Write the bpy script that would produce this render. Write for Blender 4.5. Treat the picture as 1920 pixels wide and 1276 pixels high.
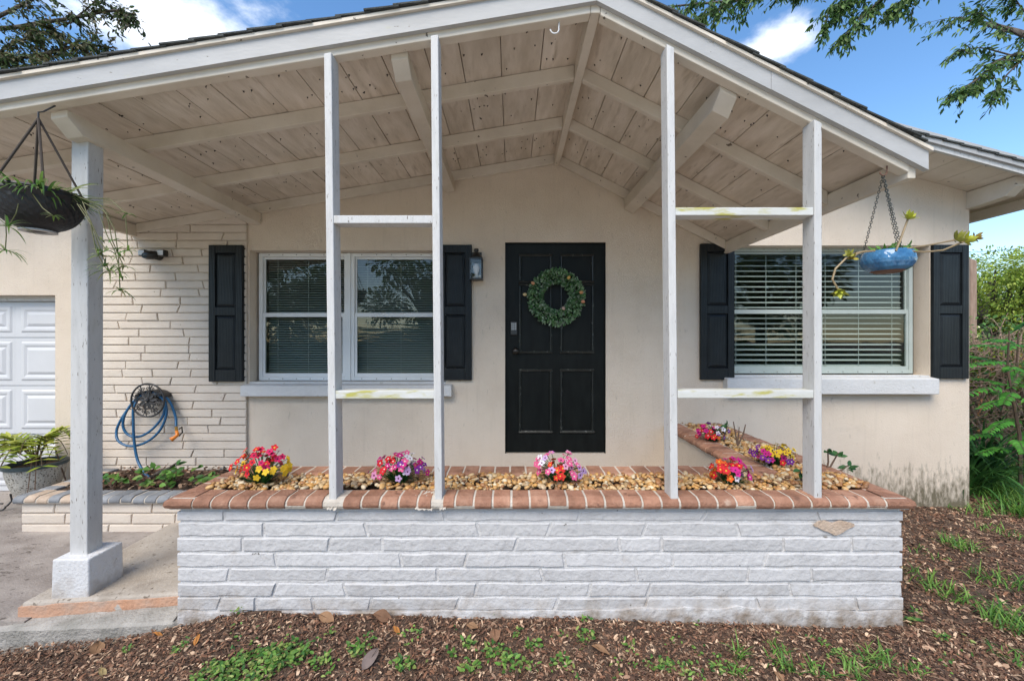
import bpy, math, random
from mathutils import Vector, Matrix, Euler
R = math.radians
rnd = random.Random(7)
S = bpy.context.scene
for o in list(bpy.data.objects): bpy.data.objects.remove(o)
COL = S.collection

# ------------------------------------------------------------------ camera
F, CX, CY, EYE = 774.0, 960.0, 638.0, 1.42
cd = bpy.data.cameras.new('camera'); cam = bpy.data.objects.new('camera', cd); COL.objects.link(cam)
cam.location = (0, 0, EYE); cam.rotation_euler = (R(90), 0, 0)
cd.sensor_width = 36; cd.lens = 36*F/1920; cd.clip_start = 0.05; cd.clip_end = 3000
S.camera = cam
# ------------------------------------------------------------------ world
SUN_EL, SUN_AZ = 50, 205          # azimuth clockwise from +Y: behind the camera, a little to the left
w = bpy.data.worlds.new('World'); S.world = w; w.use_nodes = True
N, L = w.node_tree.nodes, w.node_tree.links
N.clear()
def wn(t, **k):
    n = N.new(t)
    for a, b in k.items(): setattr(n, a, b)
    return n
sky = wn('ShaderNodeTexSky', sky_type='NISHITA', sun_disc=False)
sky.sun_elevation = R(SUN_EL); sky.sun_rotation = R(SUN_AZ); sky.air_density = 1.0; sky.dust_density = 0.3; sky.ozone_density = 0.5
tc = wn('ShaderNodeTexCoord')
mp = wn('ShaderNodeMapping'); mp.inputs['Scale'].default_value = (1, 1, 1.7); mp.inputs['Location'].default_value = (0.35, 0.1, 0.15)
nz = wn('ShaderNodeTexNoise'); nz.inputs['Scale'].default_value = 5.0; nz.inputs['Detail'].default_value = 9; nz.inputs['Roughness'].default_value = 0.6
L.new(tc.outputs['Generated'], mp.inputs[0]); L.new(mp.outputs[0], nz.inputs['Vector'])
acc = None
def blob(px, py, sx, sz, amt):
    """a cumulus cloud: direction of the cloud and its angular half-size"""
    global acc
    d = Vector(((px-CX)/F, 1, (CY-py)/F)).normalized()
    sub = wn('ShaderNodeVectorMath', operation='SUBTRACT'); L.new(tc.outputs['Generated'], sub.inputs[0]); sub.inputs[1].default_value = d
    mul = wn('ShaderNodeVectorMath', operation='MULTIPLY'); L.new(sub.outputs[0], mul.inputs[0]); mul.inputs[1].default_value = (1/sx, 1/sx, 1/sz)
    ln = wn('ShaderNodeVectorMath', operation='LENGTH'); L.new(mul.outputs[0], ln.inputs[0])
    mr = wn('ShaderNodeMapRange'); mr.inputs[1].default_value = 1.0; mr.inputs[2].default_value = 0.0; mr.inputs[3].default_value = 0; mr.inputs[4].default_value = amt
    L.new(ln.outputs['Value'], mr.inputs[0])
    if acc is None: acc = mr.outputs[0]
    else:
        mx = wn('ShaderNodeMath', operation='MAXIMUM'); L.new(acc, mx.inputs[0]); L.new(mr.outputs[0], mx.inputs[1]); acc = mx.outputs[0]
blob(310, 45, .17, .10, .46); blob(470, 15, .16, .05, .2); blob(1445, 90, .10, .045, .42); blob(1600, 130, .16, .02, .14)
ad = wn('ShaderNodeMath', operation='ADD'); L.new(nz.outputs['Fac'], ad.inputs[0]); L.new(acc, ad.inputs[1])
cr = wn('ShaderNodeMapRange', interpolation_type='SMOOTHSTEP'); cr.inputs[1].default_value = .62; cr.inputs[2].default_value = .96
L.new(ad.outputs[0], cr.inputs[0])
mix = wn('ShaderNodeMix', data_type='RGBA'); L.new(cr.outputs[0], mix.inputs['Factor']); hsv = wn('ShaderNodeHueSaturation'); hsv.inputs['Saturation'].default_value = 1.22; L.new(sky.outputs[0], hsv.inputs['Color']); L.new(hsv.outputs[0], mix.inputs[6])
mix.inputs[7].default_value = (6.2, 6.4, 6.7, 1)
bg = wn('ShaderNodeBackground'); bg.inputs['Strength'].default_value = 0.125
out = wn('ShaderNodeOutputWorld'); L.new(mix.outputs[2], bg.inputs['Color']); L.new(bg.outputs[0], out.inputs[0])
# ------------------------------------------------------------------ sun (soft: thin cloud and tree shade over the front yard)
sd = bpy.data.lights.new('sun', 'SUN'); sun = bpy.data.objects.new('sun', sd); COL.objects.link(sun)
sd.energy = 2.1; sd.angle = R(42); sd.color = (1, .91, .77)
sdir = Vector((math.sin(R(SUN_AZ))*math.cos(R(SUN_EL)), math.cos(R(SUN_AZ))*math.cos(R(SUN_EL)), math.sin(R(SUN_EL))))
sun.rotation_euler = sdir.to_track_quat('Z', 'Y').to_euler(); sun.location = sdir*30
# ------------------------------------------------------------------ exposure
vs = S.view_settings; vs.view_transform = 'Standard'; vs.look = 'None'; vs.exposure = 1.08; vs.gamma = 1; vs.use_curve_mapping = False
S.render.engine = 'CYCLES'; S.cycles.max_bounces = 10; S.cycles.diffuse_bounces = 6; S.cycles.transparent_max_bounces = 24
S.render.resolution_x, S.render.resolution_y = 1024, 680

# ================================================================== helpers
def at(px, py, Y): return Vector(((px-CX)/F*Y, Y, EYE+(CY-py)/F*Y))
W = 3.95
def wx(px, Y=W): return (px-CX)/F*Y
def wz(py, Y=W): return EYE+(CY-py)/F*Y

class MB:
    def __init__(s): s.v = []; s.f = []; s.c = []
    def add(s, vs, fs, col=None):
        b = len(s.v); s.v += [tuple(v) for v in vs]; s.f += [tuple(b+i for i in f) for f in fs]
        s.c += [col]*len(fs); return s
    def box(s, x0, x1, y0, y1, z0, z1, col=None):
        return s.add([(x0,y0,z0),(x1,y0,z0),(x1,y1,z0),(x0,y1,z0),(x0,y0,z1),(x1,y0,z1),(x1,y1,z1),(x0,y1,z1)],
                     [(0,3,2,1),(4,5,6,7),(0,1,5,4),(1,2,6,5),(2,3,7,6),(3,0,4,7)], col)
    def hexa(s, b, t, col=None):      # bottom 4, top 4 (ccw from above)
        return s.add(list(b)+list(t), [(0,3,2,1),(4,5,6,7),(0,1,5,4),(1,2,6,5),(2,3,7,6),(3,0,4,7)], col)
    def prism(s, prof, a0, a1, ax, col=None):
        """extrude a closed 2-D profile along axis ax ('x': profile is (y,z); 'y': (x,z); 'z': (x,y))"""
        def P(p, a): return (a, p[0], p[1]) if ax == 'x' else (p[0], a, p[1]) if ax == 'y' else (p[0], p[1], a)
        n = len(prof); v = [P(p, a0) for p in prof]+[P(p, a1) for p in prof]
        f = [tuple(range(n))[::-1], tuple(range(n, 2*n))]+[(i, (i+1) % n, n+(i+1) % n, n+i) for i in range(n)]
        return s.add(v, f, col)
    def tube(s, pts, rad, seg=6, col=None, cap=True):
        pts = [Vector(p) for p in pts]; n = len(pts); rr = rad if hasattr(rad, '__len__') else [rad]*n
        vs = []; prev = None
        for i, p in enumerate(pts):
            t = (pts[min(i+1, n-1)]-pts[max(i-1, 0)])
            if t.length < 1e-9: t = Vector((0,0,1))
            t.normalize()
            if prev is None:
                u = t.cross(Vector((0,0,1)))
                if u.length < .1: u = t.cross(Vector((0,1,0)))
            else: u = prev-t*prev.dot(t)
            if u.length < 1e-6: u = t.orthogonal()
            u.normalize(); prev = u; q = t.cross(u)
            for k in range(seg):
                a = 2*math.pi*k/seg; vs.append(p+(u*math.cos(a)+q*math.sin(a))*rr[i])
        fs = [(i*seg+k, i*seg+(k+1) % seg, (i+1)*seg+(k+1) % seg, (i+1)*seg+k) for i in range(n-1) for k in range(seg)]
        if cap: fs += [tuple(range(seg))[::-1], tuple((n-1)*seg+k for k in range(seg))]
        return s.add(vs, fs, col)
    def lathe(s, prof, c, seg=24, col=None):
        c = Vector(c); m = len(prof)
        vs = [c+Vector((r*math.cos(2*math.pi*k/seg), r*math.sin(2*math.pi*k/seg), z)) for k in range(seg) for r, z in prof]
        fs = [(k*m+i, ((k+1) % seg)*m+i, ((k+1) % seg)*m+i+1, k*m+i+1) for k in range(seg) for i in range(m-1)]
        return s.add(vs, fs, col)
    def leaf(s, p, d, n, l, wd, col=None, bend=.15):
        """a folded pointed leaf of 6 triangles from p along d, face normal n"""
        d = d.normalized(); u = d.cross(n)
        if u.length < 1e-6: u = d.orthogonal()
        u.normalize(); n = u.cross(d)
        m1 = p+d*l*.35-n*l*bend*.3; m2 = p+d*l*.7-n*l*bend*.8; tip = p+d*l-n*l*bend*1.6
        s.add([p, m1+u*wd*.5+n*wd*.12, m1-u*wd*.5+n*wd*.12, m2+u*wd*.4+n*wd*.05, m2-u*wd*.4+n*wd*.05, tip, m1, m2],
              [(0,6,1),(0,2,6),(6,7,3,1),(6,2,4,7),(7,5,3),(7,4,5)], col)
    def blade(s, p, d, up, l, wd, droop, col=None, n=5):
        """a strap leaf: arches from p along d"""
        d = d.normalized(); side = d.cross(Vector((0,0,1)))
        if side.length < .05: side = Vector((1,0,0))
        side.normalize(); vs = []; q = Vector(p); dd = d.copy()
        for i in range(n+1):
            t = i/n; wv = wd*.5*(1-t**2.2)+.0004
            vs += [q+side*wv, q-side*wv]
            q = q+dd*l/n; dd = (dd+Vector((0,0,-droop/n))).normalized()
        s.add(vs, [(2*i, 2*i+1, 2*i+3, 2*i+2) for i in range(n)], col)
    def build(s, name, mat, parent=None, smooth=False, loc=None):
        me = bpy.data.meshes.new(name); me.from_pydata(s.v, [], s.f)
        if any(c is not None for c in s.c):
            a = me.color_attributes.new('tint', 'FLOAT_COLOR', 'CORNER'); buf = []
            for f, c in zip(s.f, s.c): buf += list((*(c or (.5,.5,.5)), 1.0))*len(f)
            a.data.foreach_set('color', buf)
        if mat is not None: me.materials.append(mat)
        if smooth: me.shade_smooth()
        me.validate(); me.update()
        o = bpy.data.objects.new(name, me); COL.objects.link(o)
        if parent is not None: o.parent = parent
        if loc is not None: o.location = loc
        return o
def empty(name, label, cat, group=None, loc=(0,0,0)):
    o = bpy.data.objects.new(name, None); COL.objects.link(o); o.location = loc; o.empty_display_size = .05
    return tag(o, label, cat, group)
def tag(o, label=None, cat=None, group=None, kind=None):
    if label: o['label'] = label
    if cat: o['category'] = cat
    if group: o['group'] = group
    if kind: o['kind'] = kind
    return o
def inst(name, mesh, parent, loc=(0,0,0), rot=(0,0,0), sc=(1,1,1)):
    o = bpy.data.objects.new(name, mesh); COL.objects.link(o); o.parent = parent
    o.location = loc; o.rotation_euler = rot; o.scale = sc; return o
def bevel(o, wd=.004, seg=2):
    m = o.modifiers.new('bevel', 'BEVEL'); m.width = wd; m.segments = seg; m.limit_method = 'ANGLE'; m.angle_limit = R(35); return o

# ------------------------------------------------------------------ materials
def nodemat(name):
    m = bpy.data.materials.new(name); m.use_nodes = True; nt = m.node_tree; nt.nodes.clear()
    o = nt.nodes.new('ShaderNodeOutputMaterial'); b = nt.nodes.new('ShaderNodeBsdfPrincipled'); nt.links.new(b.outputs[0], o.inputs[0])
    return m, nt, b, o
def pmat(name, cols, scale=3, rough=.7, bump=.3, bscale=60, brand=.0, specks=None, stretch=(1,1,1), detail=6, spec=.4, stain=None, bdist=.01, extra=None, coord='pos', metal=0):
    """noise-mottled paint or stone: cols = [dark..light]; specks = (threshold, scale, colour); stain = (colour, zlow, zhigh, scale, strength)"""
    m, nt, b, o = nodemat(name); n, l = nt.nodes, nt.links
    b.inputs['Roughness'].default_value = rough; b.inputs['Specular IOR Level'].default_value = spec; b.inputs['Metallic'].default_value = metal
    if coord == 'pos': g = n.new('ShaderNodeNewGeometry').outputs['Position']
    else: g = n.new('ShaderNodeTexCoord').outputs['Object']
    mp = n.new('ShaderNodeMapping'); mp.inputs['Scale'].default_value = stretch; l.new(g, mp.inputs[0])
    nz = n.new('ShaderNodeTexNoise'); nz.inputs['Scale'].default_value = scale; nz.inputs['Detail'].default_value = detail; nz.inputs['Roughness'].default_value = .6
    l.new(mp.outputs[0], nz.inputs['Vector'])
    rp = n.new('ShaderNodeValToRGB'); el = rp.color_ramp.elements; k = len(cols)
    el[0].position = .3; el[0].color = (*cols[0], 1); el[1].position = .7; el[1].color = (*cols[-1], 1)
    for i in range(1, k-1): e = el.new(.3+.4*i/(k-1)); e.color = (*cols[i], 1)
    l.new(nz.outputs['Fac'], rp.inputs[0]); c = rp.outputs[0]
    if brand:
        oi = n.new('ShaderNodeObjectInfo'); mr = n.new('ShaderNodeMapRange'); mr.inputs[3].default_value = 1-brand; mr.inputs[4].default_value = 1+brand
        l.new(oi.outputs['Random'], mr.inputs[0]); hs = n.new('ShaderNodeHueSaturation'); l.new(mr.outputs[0], hs.inputs['Value']); l.new(c, hs.inputs['Color']); c = hs.outputs[0]
    for sp in ([specks] if isinstance(specks, tuple) else specks or []):
        thr, ssc, scol = sp[:3]
        n2 = n.new('ShaderNodeTexNoise'); n2.inputs['Scale'].default_value = ssc; n2.inputs['Detail'].default_value = 4; l.new(mp.outputs[0], n2.inputs['Vector'])
        r2 = n.new('ShaderNodeMapRange'); r2.inputs[1].default_value = thr; r2.inputs[2].default_value = thr+(sp[3] if len(sp) > 3 else .03); l.new(n2.outputs['Fac'], r2.inputs[0])
        mx = n.new('ShaderNodeMix'); mx.data_type = 'RGBA'; l.new(r2.outputs[0], mx.inputs['Factor']); l.new(c, mx.inputs[6]); mx.inputs[7].default_value = (*scol, 1); c = mx.outputs[2]
    if stain: c = stain(n, l, g, c)
    l.new(c, b.inputs['Base Color'])
    if bump:
        n3 = n.new('ShaderNodeTexNoise'); n3.inputs['Scale'].default_value = bscale; n3.inputs['Detail'].default_value = 5; l.new(mp.outputs[0], n3.inputs['Vector'])
        bp = n.new('ShaderNodeBump'); bp.inputs['Strength'].default_value = bump; bp.inputs['Distance'].default_value = bdist
        l.new(n3.outputs['Fac'], bp.inputs['Height']); l.new(bp.outputs[0], b.inputs['Normal'])
    return m
def tintmat(name, rough=.6, trans=0.0, spec=.3, bump=0, bscale=200):
    """colour from the per-piece tint attribute; trans = share of light let through (leaves)"""
    m, nt, b, o = nodemat(name); n, l = nt.nodes, nt.links
    a = n.new('ShaderNodeAttribute'); a.attribute_name = 'tint'
    g = n.new('ShaderNodeNewGeometry'); nz = n.new('ShaderNodeTexNoise'); nz.inputs['Scale'].default_value = bscale*.3; l.new(g.outputs['Position'], nz.inputs['Vector'])
    mr = n.new('ShaderNodeMapRange'); mr.inputs[3].default_value = .75; mr.inputs[4].default_value = 1.25; l.new(nz.outputs['Fac'], mr.inputs[0])
    hs = n.new('ShaderNodeHueSaturation'); l.new(a.outputs['Color'], hs.inputs['Color']); l.new(mr.outputs[0], hs.inputs['Value'])
    l.new(hs.outputs[0], b.inputs['Base Color']); b.inputs['Roughness'].default_value = rough; b.inputs['Specular IOR Level'].default_value = spec
    if bump:
        bp = n.new('ShaderNodeBump'); bp.inputs['Strength'].default_value = bump; bp.inputs['Distance'].default_value = .005
        n3 = n.new('ShaderNodeTexNoise'); n3.inputs['Scale'].default_value = bscale; l.new(g.outputs['Position'], n3.inputs['Vector']); l.new(n3.outputs['Fac'], bp.inputs['Height']); l.new(bp.outputs[0], b.inputs['Normal'])
    if trans:
        t = n.new('ShaderNodeBsdfTranslucent'); l.new(hs.outputs[0], t.inputs['Color'])
        mx = n.new('ShaderNodeMixShader'); mx.inputs[0].default_value = trans; l.new(b.outputs[0], mx.inputs[1]); l.new(t.outputs[0], mx.inputs[2]); l.new(mx.outputs[0], o.inputs[0])
    return m
def plain(name, col, rough=.5, spec=.5, metal=0):
    m, nt, b, o = nodemat(name); b.inputs['Base Color'].default_value = (*col, 1); b.inputs['Roughness'].default_value = rough
    b.inputs['Specular IOR Level'].default_value = spec; b.inputs['Metallic'].default_value = metal; return m
def glassmat(name, tint, f0=.10):
    m, nt, b, o = nodemat(name); n, l = nt.nodes, nt.links; n.remove(b)
    lw = n.new('ShaderNodeLayerWeight'); p5 = n.new('ShaderNodeMath'); p5.operation = 'POWER'; l.new(lw.outputs['Facing'], p5.inputs[0]); p5.inputs[1].default_value = 5
    fr = n.new('ShaderNodeMapRange'); fr.inputs[3].default_value = f0; fr.inputs[4].default_value = 1.0; l.new(p5.outputs[0], fr.inputs[0])
    t = n.new('ShaderNodeBsdfTransparent'); t.inputs[0].default_value = (*tint, 1); gl = n.new('ShaderNodeBsdfGlossy'); gl.inputs['Roughness'].default_value = .012
    g = n.new('ShaderNodeNewGeometry'); nz = n.new('ShaderNodeTexNoise'); nz.inputs['Scale'].default_value = 2.2; l.new(g.outputs['Position'], nz.inputs['Vector'])
    bp = n.new('ShaderNodeBump'); bp.inputs['Strength'].default_value = .05; bp.inputs['Distance'].default_value = .02; l.new(nz.outputs['Fac'], bp.inputs['Height']); l.new(bp.outputs[0], gl.inputs['Normal'])
    mx = n.new('ShaderNodeMixShader'); l.new(fr.outputs[0], mx.inputs[0]); l.new(t.outputs[0], mx.inputs[1]); l.new(gl.outputs[0], mx.inputs[2]); l.new(mx.outputs[0], o.inputs[0]); return m

def wall_mold(n, l, g, c):
    """black mould streaks low on the right-hand end of the wall and on the corner"""
    sx = n.new('ShaderNodeSeparateXYZ'); l.new(g, sx.inputs[0])
    mp = n.new('ShaderNodeMapping'); mp.inputs['Scale'].default_value = (8, 8, 2.8); l.new(g, mp.inputs[0])
    nz = n.new('ShaderNodeTexNoise'); nz.inputs['Scale'].default_value = 3.2; nz.inputs['Detail'].default_value = 7; nz.inputs['Roughness'].default_value = .68; l.new(mp.outputs[0], nz.inputs['Vector'])
    hz = n.new('ShaderNodeMapRange'); hz.inputs[1].default_value = .36; hz.inputs[2].default_value = -.16; hz.inputs[3].default_value = 0; hz.inputs[4].default_value = .42; l.new(sx.outputs['Z'], hz.inputs[0])
    hx = n.new('ShaderNodeMapRange'); hx.inputs[1].default_value = 2.5; hx.inputs[2].default_value = 3.1; l.new(sx.outputs['X'], hx.inputs[0])
    m1 = n.new('ShaderNodeMath'); m1.operation = 'MULTIPLY'; l.new(hz.outputs[0], m1.inputs[0]); l.new(hx.outputs[0], m1.inputs[1])
    a = n.new('ShaderNodeMath'); a.operation = 'ADD'; l.new(nz.outputs['Fac'], a.inputs[0]); l.new(m1.outputs[0], a.inputs[1])
    r = n.new('ShaderNodeMapRange'); r.inputs[1].default_value = .62; r.inputs[2].default_value = .92; r.inputs[4].default_value = .9; l.new(a.outputs[0], r.inputs[0])
    mx = n.new('ShaderNodeMix'); mx.data_type = 'RGBA'; l.new(r.outputs[0], mx.inputs['Factor']); l.new(c, mx.inputs[6]); mx.inputs[7].default_value = (.10, .085, .045, 1); c = mx.outputs[2]
    mp2 = n.new('ShaderNodeMapping'); mp2.inputs['Scale'].default_value = (14, 14, .9); l.new(g, mp2.inputs[0])            # faint rain runs
    n2 = n.new('ShaderNodeTexNoise'); n2.inputs['Scale'].default_value = 2.0; n2.inputs['Detail'].default_value = 6; l.new(mp2.outputs[0], n2.inputs['Vector'])
    r2_ = n.new('ShaderNodeMapRange'); r2_.inputs[1].default_value = .58; r2_.inputs[2].default_value = .8; r2_.inputs[4].default_value = .18; l.new(n2.outputs['Fac'], r2_.inputs[0])
    m2 = n.new('ShaderNodeMix'); m2.data_type = 'RGBA'; l.new(r2_.outputs[0], m2.inputs['Factor']); l.new(c, m2.inputs[6]); m2.inputs[7].default_value = (.40, .34, .27, 1); return m2.outputs[2]
def splash_dirt(z0, z1, col, amt=.8):
    def f(n, l, g, c):
        sx = n.new('ShaderNodeSeparateXYZ'); l.new(g, sx.inputs[0])
        nz = n.new('ShaderNodeTexNoise'); nz.inputs['Scale'].default_value = 14; nz.inputs['Detail'].default_value = 7; l.new(g, nz.inputs['Vector'])
        hz = n.new('ShaderNodeMapRange'); hz.inputs[1].default_value = z1; hz.inputs[2].default_value = z0; hz.inputs[4].default_value = .45; l.new(sx.outputs['Z'], hz.inputs[0])
        a = n.new('ShaderNodeMath'); a.operation = 'ADD'; l.new(nz.outputs['Fac'], a.inputs[0]); l.new(hz.outputs[0], a.inputs[1])
        r = n.new('ShaderNodeMapRange'); r.inputs[1].default_value = .62; r.inputs[2].default_value = 1.0; r.inputs[4].default_value = amt; l.new(a.outputs[0], r.inputs[0])
        mx = n.new('ShaderNodeMix'); mx.data_type = 'RGBA'; l.new(r.outputs[0], mx.inputs['Factor']); l.new(c, mx.inputs[6]); mx.inputs[7].default_value = (*col, 1); return mx.outputs[2]
    return f
M = {}
M['stucco'] = pmat('stucco_paint', [(.63,.53,.425), (.68,.58,.47), (.71,.61,.50)], 2.2, .88, .9, 150, stain=wall_mold, bdist=.007, specks=[(.70, 3.2, (.54,.46,.375), .2), (.74, 60, (.42,.35,.28), .03)])
M['beige_brick'] = pmat('beige_brick_paint', [(.60,.52,.44), (.66,.585,.50)], 5, .8, .5, 70, brand=.035, specks=(.72, 30, (.33,.27,.2)), bdist=.006)
M['beige_mortar'] = pmat('beige_mortar_paint', [(.52,.45,.37), (.58,.5,.42)], 6, .9, .6, 80)
M['white_brick'] = pmat('white_brick_paint', [(.46,.453,.453), (.51,.503,.503), (.545,.538,.538)], 9, .62, .6, 38, brand=.04, specks=[(.735, 34, (.12,.11,.1), .02), (.69, 7, (.56,.54,.52), .1)], stain=splash_dirt(.0, .2, (.33,.28,.23), .6), bdist=.012)
M['white_mortar'] = pmat('white_mortar_paint', [(.50,.493,.49), (.57,.563,.56)], 8, .7, .8, 45, specks=(.72, 18, (.2,.18,.16), .03), stain=splash_dirt(-.02, .15, (.24,.19,.145), .95), bdist=.01)
M['white_wood'] = pmat('white_wood_paint', [(.47,.463,.45), (.54,.533,.52), (.58,.573,.56)], 5, .6, .5, 45, brand=.03, stretch=(6,6,1), specks=[(.60, 5, (.46,.45,.42), .16), (.665, 24, (.17,.145,.12), .02), (.72, 9, (.3,.27,.22), .05)], bdist=.004)
M['mossy_rail'] = pmat('white_rail_with_lichen', [(.52,.52,.47), (.60,.60,.58)], 4, .6, .35, 45, stretch=(1.5,6,6), specks=[(.53, 5, (.42,.39,.10), .14), (.72, 22, (.2,.18,.14), .02)], bdist=.004)
M['fascia'] = pmat('white_fascia_paint', [(.37,.366,.36), (.44,.436,.43)], 2.5, .5, .3, 30, stretch=(1,3,3), specks=[(.66, 4, (.43,.43,.30), .1), (.72, 26, (.2,.18,.15), .03)], bdist=.003)
M['rafter'] = pmat('cream_rafter_paint', [(.56,.495,.405), (.64,.57,.475), (.69,.625,.535)], 3, .65, .35, 40, brand=.04, specks=[(.60, 4, (.56,.49,.39), .2), (.70, 20, (.16,.13,.1), .02)], bdist=.004)
M['board'] = pmat('weathered_ceiling_board', [(.53,.455,.365), (.635,.555,.46), (.73,.65,.56)], 2.6, .8, .4, 30, brand=.06, stretch=(5,1,5), specks=[(.56, 5, (.47,.395,.31), .2), (.70, 9, (.30,.25,.19), .12), (.75, 30, (.12,.1,.08), .02)], bdist=.004)
M['black_wood'] = pmat('black_door_paint', [(.007,.008,.0075), (.012,.014,.013)], 5, .42, .25, 60, stretch=(4,4,1), bdist=.003, spec=.14, specks=(.77, 60, (.1,.1,.09), .02))
def grain_bump(m):
    nt = m.node_tree; n, l = nt.nodes, nt.links
    b = [x for x in n if x.type == 'BSDF_PRINCIPLED'][0]; g = n.new('ShaderNodeTexCoord')
    mp = n.new('ShaderNodeMapping'); mp.inputs['Scale'].default_value = (14, 14, 2.2); l.new(g.outputs['Object'], mp.inputs[0])
    wv = n.new('ShaderNodeTexWave'); wv.wave_type = 'RINGS'; wv.rings_direction = 'Y'; wv.inputs['Scale'].default_value = 1.6; wv.inputs['Distortion'].default_value = 3; wv.inputs['Detail'].default_value = 3; l.new(mp.outputs[0], wv.inputs['Vector'])
    bp = n.new('ShaderNodeBump'); bp.inputs['Strength'].default_value = .5; bp.inputs['Distance'].default_value = .003; l.new(wv.outputs['Fac'], bp.inputs['Height']); l.new(bp.outputs[0], b.inputs['Normal'])
M['shutter'] = pmat('black_vinyl_shutter', [(.008,.010,.012), (.016,.020,.023)], 6, .4, 0, spec=.25); grain_bump(M['shutter'])
M['highlight_black'] = pmat('black_moulding_highlight_paint', [(.012,.014,.013), (.03,.034,.031)], 9, .3, .2, 60, spec=.5, specks=(.62, 30, (.13,.135,.12), .05))  # lighter black and pale flecks paint highlights onto the door mouldings
M['black_metal'] = plain('black_metal', (.012, .012, .012), .35)
M['alu'] = pmat('white_window_aluminium', [(.66,.67,.66), (.74,.75,.74)], 4, .45, .1, 60)
M['alu_green'] = pmat('aged_window_aluminium', [(.33,.38,.35), (.42,.46,.43)], 4, .45, .1, 60)
M['sill'] = pmat('white_sill_paint', [(.54,.538,.53), (.61,.605,.60)], 5, .6, .5, 60, specks=(.66, 14, (.4,.38,.33), .1))
M['glass'] = glassmat('window_glass', (.76, .82, .79), .07)
M['lamp_glass'] = glassmat('lantern_glass', (.95, .95, .95), .03)
M['blind'] = plain('white_blind_slat', (.52, .55, .53), .5)
M['garage'] = pmat('white_garage_door_paint', [(.55,.555,.57), (.60,.605,.62)], 2, .45, .1, 80)
M['terracotta'] = pmat('terracotta_cap_brick', [(.22,.108,.067), (.31,.155,.098), (.40,.225,.15)], 12, .8, .9, 60, brand=.2, specks=[(.62, 18, (.17,.085,.055), .08), (.68, 9, (.46,.33,.25), .08), (.74, 30, (.62,.54,.47), .03)], bdist=.008)
M['grey_cap'] = pmat('grey_painted_cap_brick', [(.17,.18,.195), (.26,.27,.285)], 9, .75, .6, 60, brand=.18, specks=(.66, 10, (.42,.33,.26), .06), bdist=.008)
M['tan_cap'] = pmat('worn_tan_cap_brick', [(.36,.27,.2), (.5,.4,.31)], 9, .75, .6, 60, brand=.12, bdist=.008)
M['mortar'] = pmat('pale_cap_mortar', [(.42,.37,.31), (.58,.53,.46)], 12, .9, .8, 90, bdist=.006)
M['concrete'] = pmat('walkway_concrete', [(.29,.245,.20), (.38,.335,.285), (.46,.41,.355)], 3.5, .9, 1.0, 70, specks=[(.58, 6, (.25,.21,.17), .2), (.64, 26, (.17,.14,.11), .06), (.72, 60, (.55,.5,.45), .03)], bdist=.005)
M['slab_edge'] = pmat('flaking_orange_slab_paint', [(.40,.34,.29), (.48,.30,.21), (.52,.28,.17)], 5, .85, .8, 60, specks=[(.64, 9, (.42,.39,.35), .05)], bdist=.008)
M['drive'] = pmat('driveway_concrete', [(.21,.18,.16), (.29,.255,.23), (.38,.34,.305)], 3.0, .9, 1.0, 60, specks=[(.56, 5, (.17,.145,.125), .2), (.62, 22, (.12,.10,.085), .06), (.72, 55, (.5,.45,.42), .03)], stretch=(1,1.6,1), bdist=.005)
M['yard'] = pmat('pale_bounce_concrete', [(.56,.50,.42), (.66,.60,.51)], 1.5, .85, .3, 60)  # pale warm tone set to bounce light up into the porch
M['kerb'] = pmat('grey_kerb_concrete', [(.22,.21,.185), (.33,.31,.28), (.40,.375,.34)], 6, .9, .9, 60, bdist=.012)
M['soil'] = pmat('dark_soil', [(.06,.037,.025), (.11,.07,.047), (.17,.115,.08)], 14, .95, 1.0, 120, bdist=.02)
M['chips'] = tintmat('mulch_chip', .85, bump=.4)
M['pebble'] = tintmat('river_pebble', .45, spec=.5, bump=.25, bscale=90)
M['leaf'] = tintmat('green_leaf', .45, .35)
M['leaf_thick'] = tintmat('thick_leaf', .38, .12, spec=.45)
M['petal'] = tintmat('silk_petal', .7, .25)
M['dry'] = tintmat('dry_leaf', .7, .15)
M['bark'] = pmat('tree_bark', [(.06,.047,.038), (.14,.115,.095)], 12, .95, 1.0, 40, stretch=(1,1,.35), bdist=.03)
M['twig'] = plain('brown_twig', (.12,.075,.05), .8)
M['shingle'] = pmat('dark_asphalt_shingle', [(.04,.045,.044), (.085,.09,.086)], 20, .95, .8, 160, brand=.25)
M['dark'] = plain('room_wall', (.35,.34,.31), .9)
M['interior_floor'] = plain('room_floor', (.2,.15,.1), .8)
M['nail'] = plain('rusty_nail_tip', (.02,.015,.012), .7)
M['rope'] = plain('brown_rope', (.06,.045,.035), .9)
M['hose'] = plain('blue_hose_vinyl', (.015,.10,.22), .35)
M['orange'] = plain('orange_plastic', (.75,.22,.02), .4)
M['iron'] = plain('dark_wrought_iron', (.03,.028,.028), .5)
def ripple(m, sc, strength, dist, kind='X'):
    nt = m.node_tree; n, l = nt.nodes, nt.links; b = [x for x in n if x.type == 'BSDF_PRINCIPLED'][0]; return n, l, b
M['wicker'] = plain('black_wicker', (.012,.012,.014), .5)
M['pot_speck'] = pmat('speckled_stone_pot', [(.44,.41,.36), (.60,.57,.50)], 20, .7, .8, 120, specks=(.56, 75, (.13,.115,.09), .04), bdist=.006)
M['blue_glaze'] = pmat('blue_glaze', [(.025,.10,.22), (.05,.165,.32), (.09,.24,.42)], 18, .12, 0, spec=.6)
M['clay'] = plain('bare_clay', (.16,.085,.06), .8)
M['chain'] = plain('grey_chain', (.10,.11,.10), .4, metal=.7)
M['white_plastic'] = plain('white_plastic', (.7,.7,.7), .4)
M['orange_wood'] = pmat('orange_fence_wood', [(.34,.13,.05), (.48,.20,.09)], 6, .8, .4, 30, brand=.15, stretch=(5,5,1))
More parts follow.
